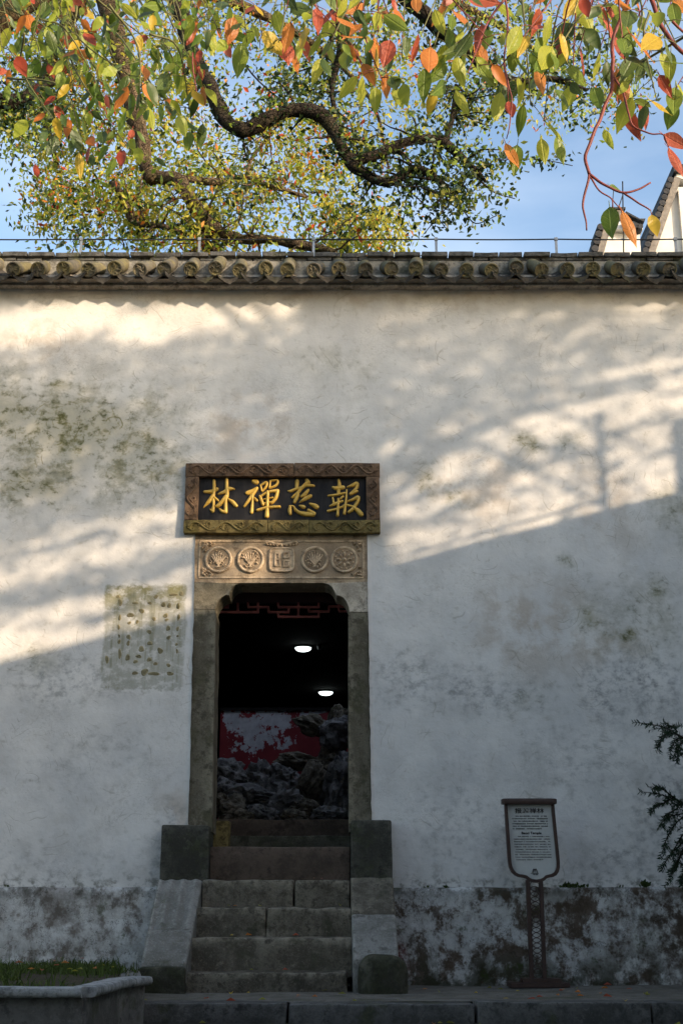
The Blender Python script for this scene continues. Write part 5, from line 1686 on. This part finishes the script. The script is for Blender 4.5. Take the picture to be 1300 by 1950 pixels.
red_twig([(1188, 366), (1215, 388), (1238, 402)], TY, .0042, .0026)
red_twig([(1123, 336), (1140, 362), (1165, 376), (1168, 396)], TY, .0036, .0022)
red_twig([(1166, 376), (1180, 396), (1184, 404)], TY, .0022, .0016)
red_twig([(1238, 404), (1241, 410)], TY, .002, .0016)
red_twig([(1225, -60), (1245, 10), (1262, 55), (1300, 100), (1360, 140)], TY, .0095, .008)
red_twig([(1167, 140), (1190, 190), (1200, 235), (1235, 254), (1262, 256), (1275, 280)], TY, .005, .002)
red_twig([(955, -60), (965, 40), (960, 110), (968, 185)], -4.7, .005, .0025)
red_twig([(960, 120), (975, 200), (965, 262)], -4.8, .004, .002)
red_twig([(365, 100), (372, 190), (362, 245)], -4.2, .004, .002)
# the limb and trunk the sprays hang from, above and beside the view
mb = MB()
mb.tube([Vector((-3.6, -7.4, -.2)), Vector((-3.5, -7.3, 2)), Vector((-3.1, -6.8, 4.2)), Vector((-2.2, -5.8, 5.3)), Vector((-.6, -4.9, 5.5)), Vector((1.2, -4.8, 5.3)), Vector((2.6, -5.0, 4.9))], [.30, .26, .22, .16, .11, .07, .03], 12)
mb.build('trunk', M_bark_dark, ov, 179)
cc = []
while len(cc) < 70:
    x, y, z = rn.uniform(-6.5, .4), rn.uniform(-11, -4.1), rn.uniform(5.3, 8.5)
    if ((x+3)/3.6)**2+((y+7.4)/3.6)**2+((z-6.8)/1.8)**2 < 1: cc.append((x, y, z, .3))
leaf_cloud('crown', cc, [L_grn, L_olv, L_yel], [.6, .25, .15], ov, .13, .3, 40, 31)  # unseen canopy added above the view to darken the lower wall
# 300 leaves as parts, nearest to the middle of what shows; the rest joined
def seen_rank(l):
    p = l[0].translation
    return -l[3]
leaves.sort(key=seen_rank)
for M_, cn, sh, s_ in leaves[:300]:
    o = link(bpy.data.objects.new('leaf', LM[cn, sh]))
    o.matrix_basis = M_
    adopt(o, ov)
v, f, mi = [], [], []
names = list(NL)
for M_, cn, sh, s_ in leaves[300:]:
    me = LM[cn, sh]
    k = len(v)
    v += [M_ @ q.co for q in me.vertices]
    for pl_ in me.polygons:
        f.append(tuple(k+i for i in pl_.vertices)); mi.append(names.index(cn))
print('near leaves', len(leaves))
if f:
    o = from_data('leaves', v, f, [NL[n_] for n_ in names], ov, 179, mi)
    o['kind'] = 'stuff'

# ---------------------------------------------------------------- evergreen shrub at the right edge
sh_ = empty('evergreen_shrub', (2.75, -0.75, 0), 'dark evergreen shrub with drooping needled sprays at the right edge', 'shrub')
M_need = leaf_mat('dark_needles', (0.016, 0.036, 0.014), .15, .3, .3, .5)
mb = MB()
SYD = -0.75
mb.tube([Vector((2.75, SYD, -.02)), Vector((2.72, SYD, .6)), Vector((2.78, SYD, 1.3)), Vector((2.70, SYD, 2.0))], [.045, .04, .03, .012], 8)
ndl_v, ndl_f = [], []
def needled(pts, y, r_, nl, dens=230, droop=.0):
    return needled_world([W3(a, b, y+dy) for a, b, dy in pts], r_, nl, dens)
def needled_world(pts, r_, nl, dens=230):
    P_ = [Vector(q) for q in curve([tuple(p) for p in pts], 6)]
    mb.tube(P_, [r_*(1-.7*i/(len(P_)-1)) for i in range(len(P_))], 5)
    for i in range(len(P_)-1):
        d = P_[i+1]-P_[i]
        t = d.normalized()
        for k in range(max(3, int(d.length*dens))):
            p = P_[i]+d*rn.random()
            a = rn.uniform(0, 6.28)
            o1 = t.orthogonal().normalized(); o2 = t.cross(o1)
            out = (o1*math.cos(a)+o2*math.sin(a))
            n_ = (t*.55+out*.9+Vector((0, 0, -.2))).normalized()*nl*rn.uniform(.6, 1.2)
            s_ = n_.cross(Vector((rn.gauss(0, 1), rn.gauss(0, 1), rn.gauss(0, 1)))).normalized()*.0034
            q = len(ndl_v)
            ndl_v.extend([p-s_*.6, p+n_*.5-s_, p+n_, p+n_*.5+s_, p+s_*.6])
            ndl_f.append((q, q+1, q+2, q+3, q+4))
    return P_
B1 = [[(1400, 1440, 0), (1330, 1425, 0), (1300, 1405, 0), (1270, 1388, -.05), (1235, 1379, -.1), (1204, 1376, -.1)],
      [(1310, 1412, 0), (1285, 1398, -.1), (1262, 1402, -.15), (1252, 1425, -.2)], [(1300, 1405, 0), (1285, 1410, -.05), (1277, 1428, -.1)], [(1320, 1420, 0), (1300, 1415, -.1), (1288, 1430, -.1), (1280, 1445, -.1)], [(1340, 1425, 0), (1310, 1428, -.05), (1295, 1440, -.1)],
      [(1290, 1395, 0), (1280, 1384, 0), (1262, 1380, 0)],
      [(1400, 1590, 0), (1330, 1550, 0), (1290, 1525, -.05), (1250, 1512, -.1), (1217, 1508, -.1)], [(1290, 1525, -.05), (1268, 1508, -.1), (1258, 1500, -.1), (1232, 1499, -.1)], [(1280, 1520, 0), (1262, 1530, -.1), (1245, 1535, -.1)],
      [(1330, 1545, 0), (1300, 1550, -.05), (1270, 1558, -.1), (1250, 1580, -.1)], [(1310, 1550, 0), (1285, 1570, -.05), (1268, 1600, -.1), (1262, 1620, -.1)], [(1330, 1560, 0), (1300, 1590, -.05), (1282, 1620, -.1), (1265, 1645, -.1), (1258, 1660, -.1)],
      [(1330, 1590, 0), (1305, 1610, -.05), (1290, 1640, -.1), (1278, 1665, -.1), (1276, 1682, -.1)], [(1340, 1600, 0), (1315, 1640, -.05), (1300, 1665, -.1), (1292, 1680, -.1)], [(1290, 1540, 0), (1275, 1548, 0), (1262, 1556, -.05)], [(1300, 1600, 0), (1290, 1615, 0), (1275, 1625, 0)],
      [(1330, 1540, 0), (1305, 1530, 0), (1290, 1535, 0)], [(1320, 1640, 0), (1305, 1655, 0), (1298, 1670, 0)], [(1300, 1620, 0), (1290, 1645, .05), (1285, 1660, .05)], [(1350, 1520, 0), (1380, 1480, 0), (1400, 1400, 0)], [(1350, 1620, 0), (1380, 1600, 0), (1420, 1620, 0)]]
for k in range(46):                                 # the bush itself, mostly outside the view
    zt_k = rn.uniform(.25, 1.95)
    a = rn.uniform(-1.9, 1.9)
    ln = rn.uniform(.22, .46)*(1.15-.3*zt_k/2)
    p0 = Vector((2.74, SYD, zt_k))
    d_ = Vector((math.cos(a), math.sin(a), rn.uniform(-.25, .35)))
    q3 = [p0, p0+d_*ln*.5+Vector((0, 0, .03)), p0+d_*ln+Vector((0, 0, -.06))]
    B1.append(q3)
for bpts in B1:
    if isinstance(bpts[0], Vector):
        P_ = needled_world(bpts, .007, .034)
    else:
        P_ = needled(bpts, SYD, .006, .034)
        if bpts[0][0] >= 1320:
            mb.tube([Vector((2.74, SYD, max(.2, min(1.9, P_[0].z-.12)))), (P_[0]+Vector((2.74, SYD, P_[0].z)))/2, P_[0]], [.011, .008, .006], 5)
    for k in range(5):                              # side sprays
        i = rn.randrange(1, len(P_)-2)
        d = (P_[i+1]-P_[i]).normalized()
        s_ = (d*.8+Vector((rn.gauss(0, .7), rn.gauss(0, .7), rn.gauss(-.5, .4)))).normalized()*rn.uniform(.05, .11)
        px0 = P_[i]
        mb.tube([px0, px0+s_*.5, px0+s_], [.0022, .0018, .001], 4)
        t = s_.normalized()
        for q_ in range(26):
            p = px0+s_*rn.random()
            a = rn.uniform(0, 6.28)
            o1 = t.orthogonal().normalized(); o2 = t.cross(o1)
            n_ = (t*.6+o1*math.cos(a)*.9+o2*math.sin(a)*.9).normalized()*.028*rn.uniform(.6, 1.2)
            w_ = n_.cross(Vector((rn.gauss(0, 1), rn.gauss(0, 1), rn.gauss(0, 1)))).normalized()*.0032
            q = len(ndl_v)
            ndl_v.extend([p-w_*.6, p+n_*.5-w_, p+n_, p+n_*.5+w_, p+w_*.6])
            ndl_f.append((q, q+1, q+2, q+3, q+4))
mb.build('stems', M_bark_dark, sh_, 179)
from_data('foliage', ndl_v, ndl_f, M_need, sh_)['kind'] = 'stuff'

# ---------------------------------------------------------------- fallen leaves
v, f, mi = [], [], []
FL = [NL['red'], NL['orange'], NL['yellow'], L_olv]
for k in range(150):
    if k < 70: x, y, z = rn.uniform(-1.4, 2.9), rn.uniform(KERB_Y+.02, -.1), .008
    elif k < 105: x, y, z = rn.uniform(-1.2, 2.8), rn.uniform(-2.6, KERB_Y-.02), -.094
    elif k < 120:
        i = rn.randrange(4); yy = fronts[i][0]
        x, y, z = rn.uniform(-1.0, .0), yy+rn.uniform(.05, .17), zs[i]+.012
    else: x, y, z = rn.uniform(-2.6, -1.2), rn.uniform(-2.4, -.3), RZ-.01+rn.uniform(0, .03)
    s_ = rn.uniform(.025, .06)
    a = rn.uniform(0, 6.28)
    d = Vector((math.cos(a), math.sin(a), 0)); e = Vector((-d.y, d.x, 0))*.24
    q = len(v)
    p = Vector((x, y, z))
    up = Vector((0, 0, rn.uniform(.1, .35)*s_))
    v += [p-d*s_*.5, p+e*s_+up, p+d*s_*.5, p-e*s_+up*.6]
    f += [(q, q+1, q+2), (q, q+2, q+3)]
    c_ = rn.choices(range(4), (.2, .3, .1, .5))[0]
    mi += [c_, c_]
tag(from_data('fallen_leaves', v, f, FL, None, None, mi), 'scattered dry leaves fallen on the pavement, steps and planter', 'fallen leaves', None, 'stuff')

# ---------------------------------------------------------------- what stands behind the camera and shades the wall
M_nwall = plain('neighbour_plaster', (0.45, 0.43, 0.40), .9)
def up_sun(px_, py_, L): return W3(px_, py_, 0)+S*L
# neighbouring house: its ridge throws the slanting shadow edge
nb = empty('neighbouring_house', (6.4, -6, -0.1), 'tile roofed house across the lane, behind the photographer', 'house')
e0, e1 = up_sun(1300, 936, 5.2), up_sun(0, 1262, 9.2)
dx = (e1-e0)
RA = e0-dx*0.75
RBp = e0+dx*1.30
def dropped(p, off, z): return Vector((p.x+off.x, p.y+off.y, z))
dn = Vector((dx.y, -dx.x, 0)).normalized()
if dn.dot(Vector((1, -1, 0))) < 0: dn = -dn
zr = 5.0
wal = MB()
for hw in (2.0,):
    q = [RA-dn*hw, RBp-dn*hw, RBp+dn*hw, RA+dn*hw]
    ze = min(p.z for p in (RA, RBp))-1.3
    vs = [(p.x, p.y, -.1) for p in q]+[(p.x, p.y, ze) for p in q]+[(RA.x, RA.y, RA.z-.12), (RBp.x, RBp.y, RBp.z-.12)]
    wal.add(vs, [(0, 1, 5, 4), (2, 3, 7, 6), (1, 2, 6, 9, 5), (3, 0, 4, 8, 7)])
wal.build('wall', M_nwall, nb)
rf = MB()
for sgn in (-1, 1):
    a, b = RA+Vector((0, 0, -.04)), RBp+Vector((0, 0, -.04))
    c2, d2 = b+dn*sgn*2.3+Vector((0, 0, -1.5)), a+dn*sgn*2.3+Vector((0, 0, -1.5))
    t_ = Vector((0, 0, .10))
    rf.add([a, b, c2, d2, a-t_, b-t_, c2-t_, d2-t_], [(0, 1, 2, 3), (7, 6, 5, 4), (0, 4, 5, 1), (1, 5, 6, 2), (2, 6, 7, 3), (3, 7, 4, 0)])
roof = rf.build('roof', M_rtile, nb)
rd_ = MB()
rd_.tube([RA.lerp(RBp, k/40)+Vector((0, 0, -.05+.012*noise.noise(Vector((k*.7, 0, 0))))) for k in range(41)], .06, 8)
rd_.build('ridge', M_rtile, roof, 179)
pp = e0.lerp(e1, (1300-1148)/1300)
MB().tube([pp-Vector((0, 0, .3)), pp+Vector((0, 0, .78))], .020, 8).build('aerial_pole', M_wire, roof, 179)
pp = e0.lerp(e1, (1300-1345)/1300)
MB().box(pp.x-.10, pp.x+.10, pp.y-.10, pp.y+.10, pp.z-.5, pp.z+.55).build('chimney', M_nwall, roof)
cab = MB()
cab.tube([up_sun(1145, 952, 5.7), up_sun(1000, 994, 6.1), up_sun(860, 1034, 6.6), up_sun(690, 1080, 7.1)], .012, 6)
cab.build('cable', M_wire, roof, 179)
# unseen wall added beyond that house to keep the planter in shade
gw = empty('added_shade_wall', (2, -12, -0.1), 'unseen wall added across the lane to shade the planter', 'wall')
g0, g1 = RBp+dn*.0, Vector((-1.5, -15.5, 0))
tg = (Vector((g1.x, g1.y, 0))-Vector((g0.x, g0.y, 0))).normalized()
ng = Vector((-tg.y, tg.x, 0))*.15
q = [Vector((g0.x, g0.y, 0))-ng, Vector((g1.x, g1.y, 0))-ng, Vector((g1.x, g1.y, 0))+ng, Vector((g0.x, g0.y, 0))+ng]
GH = 3.3
MB().add([(p.x, p.y, -.1) for p in q]+[(p.x, p.y, GH) for p in q], [(0, 1, 5, 4), (1, 2, 6, 5), (2, 3, 7, 6), (3, 0, 4, 7), (4, 5, 6, 7)]).build('wall_body', M_nwall, gw)
q2 = [q[0]-ng, q[1]-ng, q[2]+ng, q[3]+ng]
MB().add([(p.x, p.y, GH+.002) for p in q2]+[(p.x, p.y, GH+.1) for p in q2], [(0, 3, 2, 1), (0, 1, 5, 4), (1, 2, 6, 5), (2, 3, 7, 6), (3, 0, 4, 7), (4, 5, 6, 7)]).build('coping', M_rtile, gw)
# unseen building added behind the camera to cut sky light on the lower wall
op = empty('added_sky_block_house', (-3, -17, -0.1), 'unseen white house added behind the photographer to block sky light', 'house')
MB().box(-10, 2.2, -20, -14.0, -.1, 5.4).build('wall', M_nwall, op)
MB().prism([(-10.4, 5.4), (2.6, 5.4), (1.2, 7.2), (-9, 7.2)], -20.4, -13.6).build('roof', M_rtile, op)
# tree across the lane: its foliage breaks the light on the wall into slanting streaks
st = empty('lane_tree', (8.9, -7.0, -0.1), 'tall leafy tree across the lane, behind the photographer', 'tree')
mb = MB()
cpt = up_sun(650, 700, 10.5)
mb.tube([Vector((cpt.x+1.2, cpt.y-.8, -.2)), Vector((cpt.x+1.0, cpt.y-.7, 3)), Vector((cpt.x+.6, cpt.y-.5, 6)), Vector((cpt.x+.3, cpt.y-.3, cpt.z)), Vector((cpt.x, cpt.y, cpt.z+2))], [.4, .34, .26, .2, .08], 12)
LIT = [(-60,645,210,588,44,1),(235,622,535,572,40,1),(545,758,800,690,15,.55),(600,818,728,784,9,.7),(1160,715,1298,690,11,1),(1200,594,1272,583,8,.9),(1212,632,1290,622,5,.5),(1150,765,1300,742,8,.6)]
DRK = [(-60,1168,380,1055,20,.8),(-60,1085,220,1008,12,.55),(725,968,1140,852,11,.55),(725,1012,1000,932,8,.45),(900,884,1290,792,8,.45),(735,905,870,850,14,.65),(1150,892,1300,850,9,.35),(-60,1030,340,940,10,.35)]
def seg_d(x, y, s_):
    ax, ay, bx_, by, w = s_[:5]
    t = max(0, min(1, ((x-ax)*(bx_-ax)+(y-ay)*(by-ay))/((bx_-ax)**2+(by-ay)**2)))
    return math.hypot(x-ax-t*(bx_-ax), (y-ay-t*(by-ay)))/w
def shade(x, y):
    if y < 555: return 0.0 if x < 545 else 1.0
    w = y+.27*x
    up = 1045 + (20 if x > 1100 else 0)
    d = 1.0 if w < up-12 else 0.0 if w > up+12 else (up+12-w)/24
    st_n = noise.noise(Vector((w/26, x/420, 1.0)))+.5*noise.noise(Vector((w/11, x/260, 5.0)))
    if x > 470 and 850 < w < up+12:
        k_ = min(1, (w-850)/110)*min(1, (x-470)/150)
        d = d*(1-k_*(.20+.42*max(0, st_n)))
    if w >= up+12: d = max(d, .10+.42*max(0, st_n-.05))
    if 575 < y and w < up+12: d *= .76-.12*max(0, st_n)
    for s_ in LIT: d = min(d, 1-s_[5]*max(0, min(1, 1.6-seg_d(x, y, s_))))
    for s_ in DRK: d = max(d, s_[5]*max(0, min(1, 1.5-seg_d(x, y, s_))))
    return d
rs = random.Random(17)
v, f = [], []
cnt = 0
tries = 0
while tries < 70000:
    tries += 1
    a, b = rs.uniform(-400, 1750), rs.uniform(380, 1200)
    if rs.random() > shade(a, b): continue
    p = up_sun(a, b, rs.uniform(7.8, 12.5))
    ax = Vector((rs.gauss(0, 1), rs.gauss(0, 1), rs.gauss(0, 1))).normalized()
    sd = ax.cross(Vector((rs.gauss(0, 1), rs.gauss(0, 1), rs.gauss(0, 1)))).normalized()
    l, w = rs.uniform(.065, .105), rs.uniform(.032, .05)
    k = len(v)
    v += [p-ax*l*.5, p+sd*w*.5, p+ax*l*.5, p-sd*w*.5]
    f.append((k, k+1, k+2, k+3))
for k in range(26):
    a, b = rs.uniform(0, 1300), rs.uniform(480, 980)
    p = up_sun(a, b, rs.uniform(7.8, 9.4))
    root = Vector((cpt.x+.4, cpt.y-.3, cpt.z-rs.uniform(-.5, 1.2)))
    mb.tube([root, root.lerp(p, .5)+Vector((0, 0, .2)), p], [.05, .03, .012], 6)
mb.build('trunk', M_bark_dark, st, 179)
from_data('crown', v, f, L_grn, st)
print('shade leaves', len(f))
